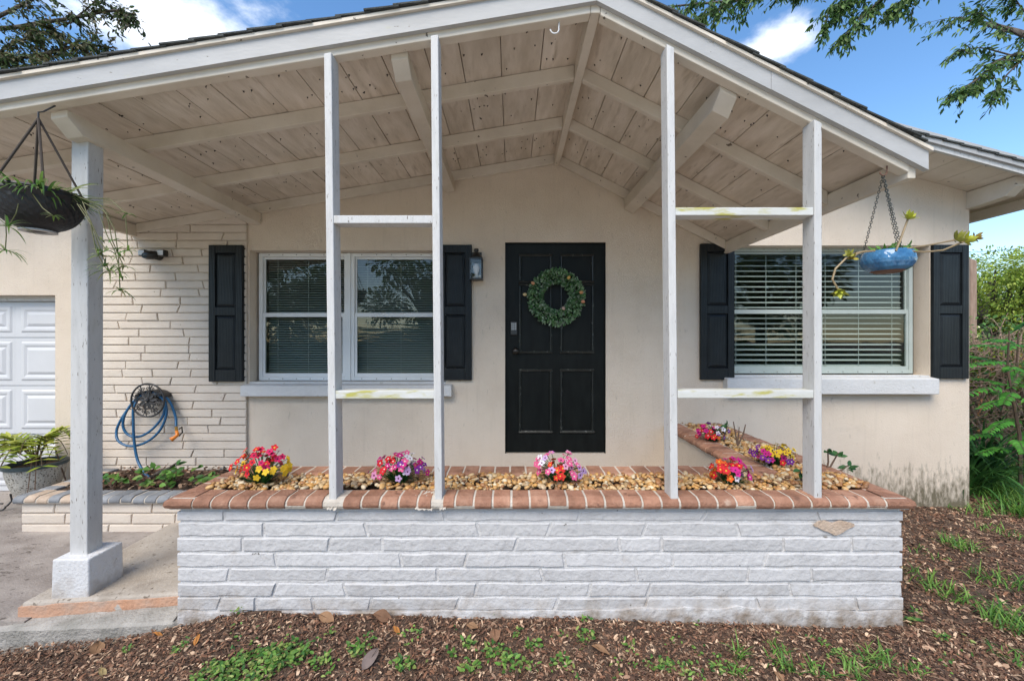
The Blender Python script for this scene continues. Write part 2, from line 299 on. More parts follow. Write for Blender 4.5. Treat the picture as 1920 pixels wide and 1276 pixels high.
M['post_wood'] = pmat('weathered_post_wood', [(.26,.17,.12), (.40,.29,.22)], 6, .85, .6, 30, stretch=(5,5,1))

# ================================================================== the ground
def gz(x, y):
    """height of the mulch bed"""
    K = [(-4,-.25),(-2.7,-.175),(-2.09,-.115),(-1.53,.0),(-1.38,.04),(-1.2,.05),(0,.02),(1.9,-.025),(6,-.1)]; z = K[-1][1]
    for (xa, za), (xb, zb) in zip(K, K[1:]):
        if x <= xb: z = za+(zb-za)*(x-xa)/(xb-xa); break
    if y > 2.1: z -= (min(y, 4.0)-2.1)/1.9*(.11 if x > 0 else 0)
    z += .010*math.sin(x*5+y*3)*math.sin(y*7-x*2)
    if x > 4.4: z += .02*min(x-4.4, 2)
    return max(z, -.3)
def drop(x, y):
    d = 0
    if y > 2.13 and x < -1.72: d = .25
    if y < .9 and y > -7: d = .12
    return d
def ground():
    xs = [-300,-80,-30,-12,-7,-5]+[-4+i*.08 for i in range(126)]+[7,9,14,30,80,300]
    ys = [-300,-60,-20,-6,-2,0,.5,.8,.95]+[1.0+i*.06 for i in range(60)]+[5,6,8,12,20,50,120,400,1500]
    mb = MB(); v = []; n = len(xs)
    for y in ys:
        for x in xs:
            near = -4 <= x <= 6.2 and .95 <= y <= 5
            h = gz(max(-4, min(6, x)), max(1, min(5, y)))-drop(x, y)
            if near: h += rnd.uniform(-.006, .003)
            v.append((x, y, h))
    f = [(j*n+i, j*n+i+1, (j+1)*n+i+1, (j+1)*n+i) for j in range(len(ys)-1) for i in range(n-1)]
    mb.add(v, f); o = mb.build('ground', M['soil'], smooth=True); tag(o, kind='structure')
ground()
def G(px, py):
    """ground point under a pixel of the mulch bed"""
    z = 0
    for _ in range(8):
        Y = (EYE-z)*F/(py-CY); x = (px-CX)/F*Y; z = gz(x, Y)
    return Vector((x, Y, z))
tag(MB().box(-9, 9, -6.5, .75, -.12, -.02).build('bounce_slab', M['yard']), kind='structure')  # unseen slab added behind the camera to bounce light onto the ceiling
# walkway slab, driveway, kerb
SL = .012
def slz(x): return -.004+.05*max(0, min(1, (x+2.67)/.95))
mb = MB(); mb.add([(-9,2.2,-.075),(-2.60,2.2,-.075),(-2.60,4.4,-.062),(-9,4.4,-.062),(-9,2.2,-.3),(-2.60,2.2,-.3),(-2.60,4.4,-.3),(-9,4.4,-.3)],[(0,1,2,3),(4,7,6,5),(0,4,5,1),(1,5,6,2),(2,6,7,3),(3,7,4,0)])
tag(mb.build('driveway', M['drive']), kind='structure')
mb = MB().prism([(-2.67,2.24),(-2.2,2.25),(-1.685,2.26),(-1.685,2.562),(1.474,2.562),(1.474,W+.05),(-1.685,W+.05),(-2.67,W+.05)], -.3, 0, 'z')
mb.v = [(x, y, z if z < -.1 else slz(x)) for x, y, z in mb.v]
sl = mb.build('walkway', M['concrete']); bevel(sl, .018, 3); tag(sl, kind='structure')
# flaking painted riser at the slab's front edge
mb = MB(); pts = [-2.674+i*(.985/16) for i in range(17)]
top = [slz(x)-.014-.008*rnd.random() for x in pts]; bot = [-.12+.10*i/16 for i in range(17)]; fy = [2.232+.02*i/16+rnd.uniform(-.003,.003) for i in range(17)]
for i in range(16):
    mb.add([(pts[i],fy[i],bot[i]),(pts[i+1],fy[i+1],bot[i+1]),(pts[i+1],fy[i+1]+.002,top[i+1]),(pts[i],fy[i]+.002,top[i]),(pts[i],2.27,bot[i]),(pts[i+1],2.27,bot[i+1]),(pts[i+1],2.27,top[i+1]),(pts[i],2.27,top[i])],[(0,1,2,3),(0,4,5,1),(3,2,6,7)])
rs = mb.build('riser', M['slab_edge'], sl)
# curving kerb in front of it
mb = MB(); n = 40; v = []
for i in range(n+1):
    t = i/n; x = -3.3+t*1.86; yf = 2.19-.115*max(0, (t-.25)/.75)+.006*math.sin(t*9); yb = 2.236
    if x > -1.74: yb = 2.09
    zt = -.155+.165*t+.02*max(0, (t-.8)/.2)+rnd.uniform(-.003, .003)-(.05*max(0, (t-.96)/.04)); zb = -.3
    yf += rnd.uniform(-.003, .003)
    v += [(x,yf,zb),(x,yf,zt-.012),(x,yf+.014,zt),(x,(yf+yb)/2,zt+.006+rnd.uniform(-.006,.006)),(x,yb,zt+.010),(x,yb,zb)]
f = [(i*6+k, (i+1)*6+k, (i+1)*6+k+1, i*6+k+1) for i in range(n) for k in range(5)]+[tuple(range(6)), tuple(n*6+k for k in range(6))[::-1]]
mb.add(v, f); tag(mb.build('kerb', M['kerb']), kind='structure')

# ================================================================== the house
house = empty('house', 'single-storey beige stucco house with black door and painted brick panel', 'house', loc=(0, W, 0))
def hp(mb, name, mat, parent=house, **k):
    """build in world coordinates and hang under the house"""
    o = mb.build(name, mat, **k); o.parent = parent; o.matrix_parent_inverse = Matrix.Translation(-Vector(wpos(parent))); return o
def wpos(o): return o.location if o.parent is None else (0, 0, 0)     # parts keep world coordinates
RX, RZ = .425, EYE+1.68                       # ridge of the porch ceiling, underside
SLL, SLR = .166, .51
def zr(x): return RZ-(RX-x)*SLL if x < RX else RZ-(x-RX)*SLR
HC = 4.375                                     # right-hand corner of the house
def zsof(x): return EYE+1.43+.27*(HC-x) if x > RX else EYE+1.43+.27*(HC-RX)-.166*(RX-x)
# openings (x0,x1,z0,z1)
LW = (wx(468), wx(836), wz(716), wz(469)); RW = (wx(1373), wx(1743), wz(704), wz(460))
DR = (wx(947), wx(1136), wz(850), wz(454)); GD = (-9.5, wx(103.5), -.3, wz(553))
ops = [LW, RW, DR, GD]
def wall():
    xs = sorted({-9.9, -2.525, RX, HC, 3.2, -6.5}|{o[0] for o in ops}|{o[1] for o in ops})
    mb = MB(); zb = -.3
    for a, b in zip(xs, xs[1:]):
        segs = [o for o in ops if o[0] <= a+1e-6 and o[1] >= b-1e-6]
        def q(z0a, z0b, z1a, z1b): mb.add([(a,W,z0a),(b,W,z0b),(b,W,z1b),(a,W,z1a)], [(0,1,2,3)])
        if not segs: q(zb, zb, zsof(a), zsof(b))
        else:
            o = segs[0]
            if o[2] > zb: q(zb, zb, o[2], o[2])
            q(o[3], o[3], zsof(a), zsof(b))
    for x0, x1, z0, z1 in ops:
        D = W+.16
        mb.add([(x0,W,z0),(x0,D,z0),(x0,D,z1),(x0,W,z1)], [(0,1,2,3)]); mb.add([(x1,W,z0),(x1,D,z0),(x1,D,z1),(x1,W,z1)], [(3,2,1,0)])
        mb.add([(x0,W,z1),(x1,W,z1),(x1,D,z1),(x0,D,z1)], [(3,2,1,0)]); mb.add([(x0,W,z0),(x1,W,z0),(x1,D,z0),(x0,D,z0)], [(0,1,2,3)])
    # right side wall
    mb.add([(HC,W,-.4),(HC,11,-.4),(HC,11,zsof(HC)),(HC,W,zsof(HC))], [(0,1,2,3)])
    return hp(mb, 'front_wall', M['stucco'])
fw = wall()
# rooms inside: back and cross walls, floor and ceiling so that the interior is dark by itself
mb = MB(); mb.add([(-9.9,W+.162,-.2),(HC-.1,W+.162,-.2),(HC-.1,8,-.2),(-9.9,8,-.2)], [(0,1,2,3)])
hp(mb, 'room_floor', M['interior_floor'])
mb = MB(); mb.add([(-9.9,8,-.2),(HC-.1,8,-.2),(HC-.1,8,2.8),(-9.9,8,2.8)], [(0,1,2,3)])
for x in (-3.1, 1.3, HC-.1, -9.9): mb.add([(x,W+.162,-.2),(x,8,-.2),(x,8,2.8),(x,W+.162,2.8)], [(0,1,2,3)])
mb.add([(-9.9,W+.162,2.62),(HC-.1,W+.162,2.62),(HC-.1,8,2.62),(-9.9,8,2.62)], [(0,3,2,1)])
hp(mb, 'room_wall', M['dark'])

# ---- brick panel: long thin bricks with slanted ends
def brick(mb, x0, x1, z0, z1, yf, dep, sl, sr, ch=.005, jit=.003, r=rnd, axis='x'):
    """one long brick: back, shoulder and chamfered front; sl/sr slant the ends"""
    j = lambda: r.uniform(-jit, jit)
    a = [(x0-sl,z0),(x1-sr,z0),(x1+sr,z1),(x0+sl,z1)]
    fr = [(a[0][0]+ch,z0+ch+j()),(a[1][0]-ch,z0+ch+j()),(a[2][0]-ch,z1-ch+j()),(a[3][0]+ch,z1-ch+j())]
    v = [(p[0],yf+dep,p[1]) for p in a]+[(p[0],yf+ch*.8,p[1]) for p in a]+[(p[0],yf+j()*.8,p[1]) for p in fr]
    f = [(8,9,10,11)]+[(4+i,4+(i+1)%4,8+(i+1)%4,8+i) for i in range(4)]+[(i,(i+1)%4,4+(i+1)%4,4+i) for i in range(4)]
    return mb.add(v, f)
BX0, BX1 = -4.05, wx(465)
bp = hp(MB().box(BX0, BX1, W-.016, W+.0, -.1, zr(BX1)+.05), 'brick_panel', M['beige_mortar'])
r2 = random.Random(11); pitch = 14.95/196.0
z = wz(420+1235/2.658)-6*pitch; row = 0
while z < zr(BX1):
    x = BX0+(0 if row % 2 else 0); sL = 0
    while x < BX1-.03:
        ln = r2.choice([.30,.36,.42,.48,.55])+r2.uniform(-.03,.03); x1 = x+ln
        if BX1-x1 < .14: x1 = BX1
        sR = 0 if x1 >= BX1 else r2.choice([-.008,-.005,0,0,.006,.009,.014])
        ztop = z+pitch-.0105
        if z < LW[2]+.05 or True:
            b = MB(); brick(b, x+.004, x1-.006 if x1 < BX1 else x1-.001, z, ztop, W-.030+r2.uniform(-.0035,.0035), .02, sL, sR, .004, .002, r2)
            hp(b, 'brick', M['beige_brick'], bp)
        x = x1; sL = sR
    z += pitch; row += 1

# ---- door
def panel_door():
    x0, x1, z0, z1 = DR; yf = W+.035
    d = hp(MB().box(x0+.006, x1-.006, yf, yf+.045, z0+.006, z1-.006), 'door', M['black_wood'])
    wd, ht = x1-x0, z1-z0
    cols = [(wx(978), wx(1031)), (wx(1056), wx(1110))]
    rows = [(wz(525), wz(480)), (wz(658), wz(535)), (wz(808), wz(697))]
    for zb, zt in rows:
        for a, b in cols:
            m = MB(); t = .026
            for (p, q, c, e) in ((a,b,zb-t,zb),(a,b,zt,zt+t),): m.prism([(yf-.001,c),(yf-.016,c+.005),(yf-.019,c+.011),(yf-.008,e),(yf-.001,e)], p-t, q+t, 'x')
            for p in (a-t, b): m.prism([(p,yf-.001),(p+.006,yf-.017),(p+.014,yf-.019),(p+t,yf-.001)], zb, zt, 'z')
            hp(m, 'panel_moulding', M['highlight_black'], d)
            m = MB(); m.hexa([(a+.002,yf-.004,zb),(b-.002,yf-.004,zb),(b-.002,yf+.01,zb),(a+.002,yf+.01,zb)], [(a+.002,yf-.004,zt),(b-.002,yf-.004,zt),(b-.002,yf+.01,zt),(a+.002,yf+.01,zt)])
            hp(m, 'panel', M['black_wood'], d)
    m = MB(); kx, kz = wx(967), wz(658)
    m.v = []; k = MB(); k.lathe([(.0,-.065),(.02,-.063),(.028,-.05),(.024,-.035),(.012,-.028),(.012,-.01),(.03,-.008),(.032,0)], (0,0,0), 16)
    k.v = [(kx+a*1.15, yf+c*1.1, kz+b*1.15) for a, b, c in k.v]; hp(k, 'knob', plain('dark_bronze', (.05,.045,.04), .3, metal=.8), d, smooth=True)
    kp = MB(); px0, pz0 = wx(957), wz(628); kp.box(px0, px0+.066, yf-.025, yf, pz0, pz0+.13); bevel(hp(kp, 'keypad', plain('keypad_housing', (.03,.03,.03), .35), d), .008, 3)
    kb = MB()
    for i in range(3):
        for j in range(4): kb.box(px0+.01+i*.017, px0+.022+i*.017, yf-.03, yf-.024, pz0+.05+j*.018, pz0+.062+j*.018)
    hp(kb, 'keypad_buttons', plain('lit_key_grey', (.45,.47,.47), .4), d)
    fr = MB(); 
    for a, b in ((x0, x0+.008), (x1-.008, x1)): fr.box(a, b, W+.015, W+.034, z0, z1)
    fr.box(x0+.008, x1-.008, W+.015, W+.034, z1-.01, z1)
    hp(fr, 'door_stop', M['black_wood'], d)
panel_door()

# ---- windows
def window(x0, x1, z0, z1, Y, zm, mat):
    t = .036; m = MB()
    m.box(x0, x0+t, Y, Y+.05, z0, z1); m.box(x1-t, x1, Y, Y+.05, z0, z1)
    m.box(x0+t, x1-t, Y, Y+.05, z0, z0+t); m.box(x0+t, x1-t, Y, Y+.05, z1-t, z1)
    fr = hp(m, 'window', mat); bevel(fr, .003, 1)
    m = MB(); s = .022; a, b = x0+t, x1-t
    # lower sash in front, upper behind
    lo = MB(); lo.box(a+.002, b-.002, Y+.008, Y+.028, zm-.02, zm+.02); lo.box(a+.002, b-.002, Y+.008, Y+.028, z0+t+.001, z0+t+.035)
    lo.box(a+.002, a+s, Y+.008, Y+.028, z0+t+.035, zm-.02); lo.box(b-s, b-.002, Y+.008, Y+.028, z0+t+.035, zm-.02); hp(lo, 'lower_sash', mat, fr)
    up = MB(); up.box(a+.002, b-.002, Y+.030, Y+.046, z1-t-.022, z1-t-.001); up.box(a+.002, a+.014, Y+.030, Y+.046, zm-.02, z1-t-.022); up.box(b-.014, b-.002, Y+.030, Y+.046, zm-.02, z1-t-.022); hp(up, 'upper_sash', mat, fr)
    hp(MB().add([(a+s,Y+.018,z0+t+.035),(b-s,Y+.018,z0+t+.035),(b-s,Y+.018,zm-.02),(a+s,Y+.018,zm-.02)], [(0,1,2,3)]), 'pane', M['glass'], fr)
    hp(MB().add([(a+.014,Y+.038,zm-.02),(b-.014,Y+.038,zm-.02),(b-.014,Y+.038,z1-t-.022),(a+.014,Y+.038,z1-t-.022)], [(0,1,2,3)]), 'pane', M['glass'], fr)
    scr = MB()
    for i in range(6):
        for zz in (z0+t*.5, z1-t*.5): scr.box(a+(b-a)*(i+.5)/6-.004, a+(b-a)*(i+.5)/6+.004, Y-.003, Y, zz-.004, zz+.004)
    hp(scr, 'frame_screws', plain('screw_head', (.2,.19,.17), .5, metal=.5) if 'screw_head' not in bpy.data.materials else bpy.data.materials['screw_head'], fr)
    return fr
YW = W+.1
lx = [wx(485, YW), wx(653, YW), wx(658, YW), wx(838, YW)]
window(lx[0], lx[1]-.002, wz(713, YW), wz(474, YW), YW, wz(590, YW), M['alu'])
window(lx[2]-.002, LW[1]-.004, wz(713, YW), wz(474, YW), YW, wz(590, YW), M['alu'])
hp(MB().box(lx[1]-.0015, lx[2]-.0025, YW-.008, YW+.045, wz(713,YW), wz(474,YW)), 'mullion', M['alu'])
rx = [RW[0]+.004, wx(1526, YW), wx(1532, YW), wx(1712, YW)]
window(rx[0], rx[1], wz(700, YW), wz(464, YW), YW, wz(584, YW), M['alu_green'])
window(rx[2], rx[3], wz(700, YW), wz(464, YW), YW, wz(584, YW), M['alu_green'])
hp(MB().box(rx[1]+.001, rx[2]-.001, YW-.008, YW+.045, wz(700,YW), wz(464,YW)), 'mullion', M['alu_green'])
def sill(x0, x1, ztop, zbot):
    m = MB(); m.prism([(W+.098,ztop-.002),(W-.09,ztop-.022),(W-.09,zbot),(W-.002,zbot-.004),(W-.002,zbot+.02),(W+.098,zbot+.02)], x0, x1, 'x')
    bevel(hp(m, 'window_sill', M['sill']), .006, 2)
YS = W-.09
def sill2(opn, x0, x1, yt, yb):
    zt, zb2 = wz(yt, YS), wz(yb, YS)
    m = MB(); m.prism([(W-.002,zt+.012),(YS,zt),(YS,zb2),(W-.002,zb2)], wx(x0, YS), wx(x1, YS), 'x'); o = bevel(hp(m, 'window_sill', M['sill']), .006, 2)
    m = MB(); m.prism([(W-.002,opn[2]+.002),(W-.002,zt+.012),(W+.098,zt+.022),(W+.098,opn[2]+.002)], opn[0]+.003, opn[1]-.003, 'x'); hp(m, 'sill_slope', M['sill'], o)
sill2(LW, 450, 846, 723, 743); sill2(RW, 1364, 1762, 710, 739)

# ---- shutters
def shutter(px0, px1, py0, py1, off=0):
    x0, x1, z1, z0 = wx(px0), wx(px1), wz(py0), wz(py1); Y = W-.034-off; st = .062
    zc = z0+(z1-z0)*.515; rails = [(z0, z0+.11), (zc-.04, zc+.04), (z1-.075, z1)]
    m = MB(); m.box(x0, x0+st, Y, W-.001, z0, z1); m.box(x1-st, x1, Y, W-.001, z0, z1)
    for a, b in rails: m.box(x0+st, x1-st, Y+.001, W-.001, a, b)
    s = m.build('shutter', M['shutter'], loc=None); s.parent = house; s.matrix_parent_inverse = Matrix.Translation((0,-W,0)); bevel(s, .004, 2)
    for a, b in ((rails[0][1], rails[1][0]), (rails[1][1], rails[2][0])):
        p = MB(); xa, xb = x0+st+.002, x1-st-.002; e = .028
        o4 = [(xa,Y+.016,a+.002),(xb,Y+.016,a+.002),(xb,Y+.016,b-.002),(xa,Y+.016,b-.002)]; i4 = [(xa+e,Y+.004,a+e),(xb-e,Y+.004,a+e),(xb-e,Y+.004,b-e),(xa+e,Y+.004,b-e)]
        p.add(o4+i4, [(4,5,6,7)]+[(i,(i+1)%4,4+(i+1)%4,4+i) for i in range(4)]); hp(p, 'raised_panel', M['shutter'], s)
for a in ((400,462,462,714,.031), (823,885,460,712), (1311,1374,458,711), (1744,1810,460,709)): shutter(*a)

# ---- garage door
def garage():
    Yg = W+.12; x1 = GD[1]-.01; g = hp(MB().box(-7.6, x1, Yg+.012, Yg+.05, -.05, wz(565, Yg)), 'garage_door', M['garage'])
    hp(MB().box(-7.6, x1+.008, Yg-.03, Yg+.05, wz(565,Yg)+.002, GD[3]-.002), 'header_trim', M['sill'], g)
    zt = [wz(566,Yg), wz(632.5,Yg), wz(722.5,Yg), wz(813,Yg), wz(920,Yg)]
    for a, b in zip(zt, zt[1:]):
        for k in range(5):
            X1 = x1-k*.52; X0 = X1-.519
            m = MB(); m.box(X0, X1-(0 if k else 0), Yg, Yg+.0118, b+.004, a-.004)
            if k == 0: hp(m, 'section', M['garage'], g)
            else: hp(m, 'section', M['garage'], g)
            p = MB(); xa, xb, za, zb = X0+.10, X1-.06, b+.085, a-.075
            if zb-za < .1: za = b+.05
            def ring(e, y): return [(xa+e,y,za+e),(xb-e,y,za+e),(xb-e,y,zb-e),(xa+e,y,zb-e)]
            v = ring(-.035, Yg-.0005)+ring(-.02, Yg-.010)+ring(0, Yg-.010)+ring(.022, Yg-.002)+ring(.05, Yg-.014)
            f = [(16,17,18,19)]+[(4*j+i,4*j+(i+1)%4,4*j+4+(i+1)%4,4*j+4+i) for j in range(4) for i in range(4)]
            p.add(v, f); hp(p, 'raised_panel', M['garage'], g)
garage()

# ---- main roof (right-hand gable end and side eave show)
def sslab(mb, xa, xb, za, zb, y0, y1, th):
    mb.hexa([(xa,y0,za),(xb,y0,zb),(xb,y1,zb),(xa,y1,za)], [(xa,y0,za+th),(xb,y0,zb+th),(xb,y1,zb+th),(xa,y1,za+th)])
EX, EY = 4.86, 3.46
mb = MB(); sslab(mb, RX+.002, EX-.03, zsof(RX+.01), zsof(EX-.03), EY+.03, 11.2, .02); sslab(mb, -10.2, RX-.002, zsof(-10.2), zsof(RX-.01), EY+.03, 11.2, .02)
mb2 = MB(); roof = hp(mb, 'roof', M['board'])
for i in range(14):                                   # soffit boards, edge to edge with open joints
    xa = 2.0+i*.205; xb = xa+.200
    if xb > EX-.03: break
    m = MB(); sslab(m, xa, xb, zsof(xa)-.014, zsof(xb)-.014, EY+.032, W-.001, .013); hp(m, 'soffit_board', M['rafter'], roof)
m = MB(); sslab(m, 1.2, EX, zsof(1.2)-.055, zsof(EX)-.055, EY+.006, EY+.03, .08); hp(m, 'rake_board', M['white_wood'], roof)
m = MB(); sslab(m, 1.2, EX+.01, zsof(1.2)-.012, zsof(EX+.01)-.012, EY-.016, EY+.005, .085); hp(m, 'rake_fascia', M['fascia'], roof)
m = MB(); m.box(EX, EX+.022, EY+.03, 11.2, zsof(EX)-.03, zsof(EX)+.06); hp(m, 'eave_fascia', M['fascia'], roof)
m = MB(); m.box(EX-.16, EX-.10, EY+.1, 11.2, zsof(EX)-.085, zsof(EX)+.0); hp(m, 'eave_beam', M['rafter'], roof)
m = MB(); m.box(EX+.023, EX+.095, EY+.02, 11.2, zsof(EX)-.015, zsof(EX)+.05); hp(m, 'gutter', M['white_wood'], roof)
# corner lookout beam with a cut end
zt = zsof(HC)-.016; m = MB(); m.prism([(W-.002,zt-.16),(3.64,zt-.145),(3.56,zt-.08),(3.56,zt),(W-.002,zt)], HC-.03, HC+.06, 'x'); hp(m, 'lookout_beam', M['rafter'], roof)
m = MB()
x = 1.0; k = 0
while x < EX+.02:
    m = MB(); xb = min(x+.15, EX+.03); sslab(m, x-.02, xb, zsof(x-.02)+.022+.0, zsof(xb)+.032, EY-.03, 11.2, .012); hp(m, 'shingle_course', M['shingle'], roof); x += .145
x = .9
m = MB(); sslab(m, -10.2, RX, zsof(-10.2)+.022, zsof(RX)+.022, EY-.03, 11.2, .02); hp(m, 'shingle_sheet', M['shingle'], roof)

# ================================================================== the porch roof
porch = empty('porch_roof', 'open gabled porch roof of cream rafters and weathered boards over the door', 'porch roof', loc=(RX, 3.0, RZ))
def pp(mb, name, mat, parent=porch, **k): return hp(mb, name, mat, parent, **k)
EL, ER = -3.60, 2.06
YF, YB = 2.10, W-.003
BZ = .09
def span(mb, xa, xb, dz0, dz1, y0, y1):
    mb.hexa([(xa,y0,zr(xa)+dz0),(xb,y0,zr(xb)+dz0),(xb,y1,zr(xb)+dz0),(xa,y1,zr(xa)+dz0)], [(xa,y0,zr(xa)+dz1),(xb,y0,zr(xb)+dz1),(xb,y1,zr(xb)+dz1),(xa,y1,zr(xa)+dz1)])
r3 = random.Random(5)
def boards(edges):
    for a, b in zip(edges, edges[1:]):
        m = MB(); g = .0028; j = r3.uniform(-.002, .002); span(m, a+g, b-g, BZ+j, BZ+.022+j, YF+.005, YB); pp(m, 'ceiling_board', M['board'])
e = [RX]
while e[-1] > EL+.3: e.append(e[-1]-r3.choice([.232,.24,.245,.19]))
e.append(EL); boards(e[::-1])
e = [RX]
while e[-1] < ER-.26: e.append(e[-1]+r3.choice([.205,.21,.2,.16]))
e.append(ER); boards(e)
def rafter(y0, y1, dz0=0, dz1=BZ-.003, name='rafter', x0=EL+.04, x1=ER-.04, mat='rafter'):
    m = MB(); span(m, x0, RX-.026, dz0, dz1, y0, y1); bevel(pp(m, name, M[mat]), .004, 2)
    m = MB(); span(m, RX+.026, x1, dz0, dz1, y0, y1); bevel(pp(m, name, M[mat]), .004, 2)
for Y in (2.66, 3.27): rafter(Y-.02, Y+.02)
rafter(W-.044, W-.005)                                   # ledger on the wall
rafter(2.10, 2.158, -.012, BZ-.003, 'barge_rafter')
m = MB(); m.box(RX-.025, RX+.025, 2.10, W-.004, RZ-.015, RZ+BZ+.01); bevel(pp(m, 'ridge_beam', M['rafter']), .004, 2)
for x0 in (EL+.02, ER-.02):                              # eave beams at both ends
    s = 1 if x0 > 0 else -1; xi = x0-s*.022
    m = MB(); m.box(min(x0,xi+s*.044)-.0, max(x0,xi+s*.044)+.0, 2.10, W-.005, zr(x0)-.035, zr(x0)+BZ-.004) if False else m.box(x0-.02, x0+.02, 2.105, W-.005, zr(x0)-.03, zr(x0)+BZ-.012)
    bevel(pp(m, 'eave_beam', M['rafter']), .004, 2)
def cross_beam(x, w=.088, h=.098, sk=0):                       # beams under the rafters with a cut nose
    zt = min(zr(x-w/2), zr(x+w/2))-.002; zl, zh = zr(x-w/2)-.002, zr(x+w/2)-.002
    prof = [(2.165, 0), (2.165, -.035), (2.25, -h), (W-.006, -h), (W-.006, 0)]
    v = [(x-w/2+sk*(W-y)/1.7, y, zl+d) for y, d in prof]+[(x+w/2+sk*(W-y)/1.7, y, zh+d) for y, d in prof]; n = 5
    m = MB().add(v, [tuple(range(n)), tuple(range(n, 2*n))[::-1]]+[(i, n+i, n+(i+1)%n, (i+1)%n) for i in range(n)])
    bevel(pp(m, 'cross_beam', M['rafter']), .004, 2)
for x, sk in ((-2.44, .06), (-.59, 0), (1.115, .02)): cross_beam(x, sk=sk)
# fascia, drip edge and shingles on the rake
def rake(name, dz0, dz1, y0, y1, mat, ov=.03, split=True):
    m = MB(); span(m, EL-ov, RX, dz0, dz1, y0, y1); pp(m, name, M[mat])
    m = MB()
    if split:
        span(m, RX+.0005, 1.30, dz0, dz1, y0, y1); pp(m, name, M[mat]); m = MB(); span(m, 1.3015, ER+ov, dz0, dz1, y0-.0015, y1); pp(m, name, M[mat])
    else: span(m, RX+.0005, ER+ov, dz0, dz1, y0, y1); pp(m, name, M[mat])
rake('fascia_board', .025, .118, 2.072, 2.098, 'fascia')
rake('drip_edge', .1185, .136, 2.056, 2.076, 'rafter', .04, False)
rake('deck', BZ+.024, .134, 2.078, YB, 'board', .02, False)
def courses(x0, x1, step):
    x = x0; s = 1 if x1 > x0 else -1; k = 0
    while (x1-x)*s > 0:
        xb = x+s*step; xb = max(xb, x1) if s < 0 else min(xb, x1); xa = x-s*.03
        if s < 0 and xa > RX: xa = RX
        if s > 0 and xa < RX: xa = RX
        a, b = sorted((xa, xb)); j = r3.uniform(-.006, .006)
        m = MB(); lo, hi = .1365, .146
        za, zb = (zr(a)+(hi if s < 0 else lo), zr(b)+(lo if s < 0 else hi))
        m.hexa([(a,2.045+j,za),(b,2.045+j,zb),(b,YB,zb),(a,YB,za)], [(a,2.045+j,za+.008),(b,2.045+j,zb+.008),(b,YB,zb+.008),(a,YB,za+.008)])
        pp(m, 'shingle_course', M['shingle']); x = xb
courses(RX, EL-.06, .145); courses(RX, ER+.005, .1335)
# nail tips poking through the boards, roughly in rows
m = MB()
for _ in range(330):
    x = rnd.uniform(EL+.1, ER-.1); y = rnd.choice([2.28,2.42,2.55,2.8,2.95,3.1,3.42,3.56,3.7])+rnd.uniform(-.035,.035)
    z = zr(x)+BZ; s = rnd.uniform(.0035, .0065); l_ = rnd.uniform(.006, .014)
    m.add([(x-s,y-s,z),(x+s,y-s,z),(x,y+s,z),(x+rnd.uniform(-.004,.004),y+rnd.uniform(-.004,.004),z-l_)], [(0,1,3),(1,2,3),(2,0,3)])
tag(pp(m, 'nail_tips', M['nail']), kind='stuff')

# ================================================================== posts
def lean_post(x_top, x_bot, zt, zb, y0=2.07, y1=2.158, w=.038):
    m = MB(); zt0, zt1 = zr(x_top)-.014, zr(x_top+w)-.014
    m.hexa([(x_bot,y0,zb),(x_bot+w,y0,zb),(x_bot+w,y1,zb),(x_bot,y1,zb)], [(x_top,y0,zt0),(x_top+w,y0,zt1),(x_top+w,y1,zt1),(x_top,y1,zt0)]); return m
CAPZ = .635
def frame(label, pa, pb, rails):
    fr = empty('porch_frame', label, 'wooden frame', 'white timber frames on the planter', loc=(pa[1], 2.11, CAPZ))
    for xt, xb, zb in (pa, pb): bevel(hp(lean_post(xt, xb, 0, zb), 'post', M['white_wood'], fr), .004, 2)
    for zz, mt, x0, x1 in rails: bevel(hp(MB().box(x0, x1, 2.074, 2.155, zz-.04, zz), 'rail', M[mt], fr), .003, 2)
# (top x, bottom x, foot height)
frame('white timber frame with two rails left of the black door', (-.944, -.918, CAPZ-.03), (-.408, -.388, CAPZ-.06), [(wz(403,2.07), 'white_wood', -.898, -.4), (wz(731,2.10), 'mossy_rail', -.888, -.392)])
frame('white timber frame with two rails in front of the right window', (.776, .796, CAPZ-.01), (1.517, 1.517, CAPZ-.01), [(wz(388,2.07), 'mossy_rail', .82, 1.516), (wz(730,2.10), 'mossy_rail', .832, 1.516)])
pil = empty('porch_pillar', 'square white pillar on a white concrete block by the driveway', 'pillar', loc=(wx(150,2.35), 2.35, SL))
a = MB(); x0 = wx(130,2.32)
zq = zr(-2.385)-.1
a.hexa([(x0,2.32,SL+.20),(x0+.1,2.32,SL+.20),(x0+.1,2.41,SL+.20),(x0,2.41,SL+.20)], [(x0+.032,2.30,zq),(x0+.125,2.30,zq),(x0+.125,2.39,zq),(x0+.032,2.39,zq)])
bevel(hp(a, 'post', M['white_wood'], pil), .005, 2)
b = MB(); bx = wx(95,2.265); b.hexa([(bx,2.265,SL-.02),(bx+.208,2.265,SL-.02),(bx+.208,2.472,SL-.02),(bx,2.472,SL-.02)], [(bx+.004,2.268,SL+.205),(bx+.204,2.268,SL+.207),(bx+.204,2.469,SL+.208),(bx+.004,2.469,SL+.206)])
M['block'] = pmat('white_block_paint', [(.58,.58,.58), (.65,.65,.66)], 5, .7, .6, 60, specks=(.68, 22, (.3,.26,.22), .04), stain=splash_dirt(-.01, .14, (.36,.31,.26), .7), bdist=.008)
bevel(hp(b, 'base_block', M['block'], pil), .008, 2)

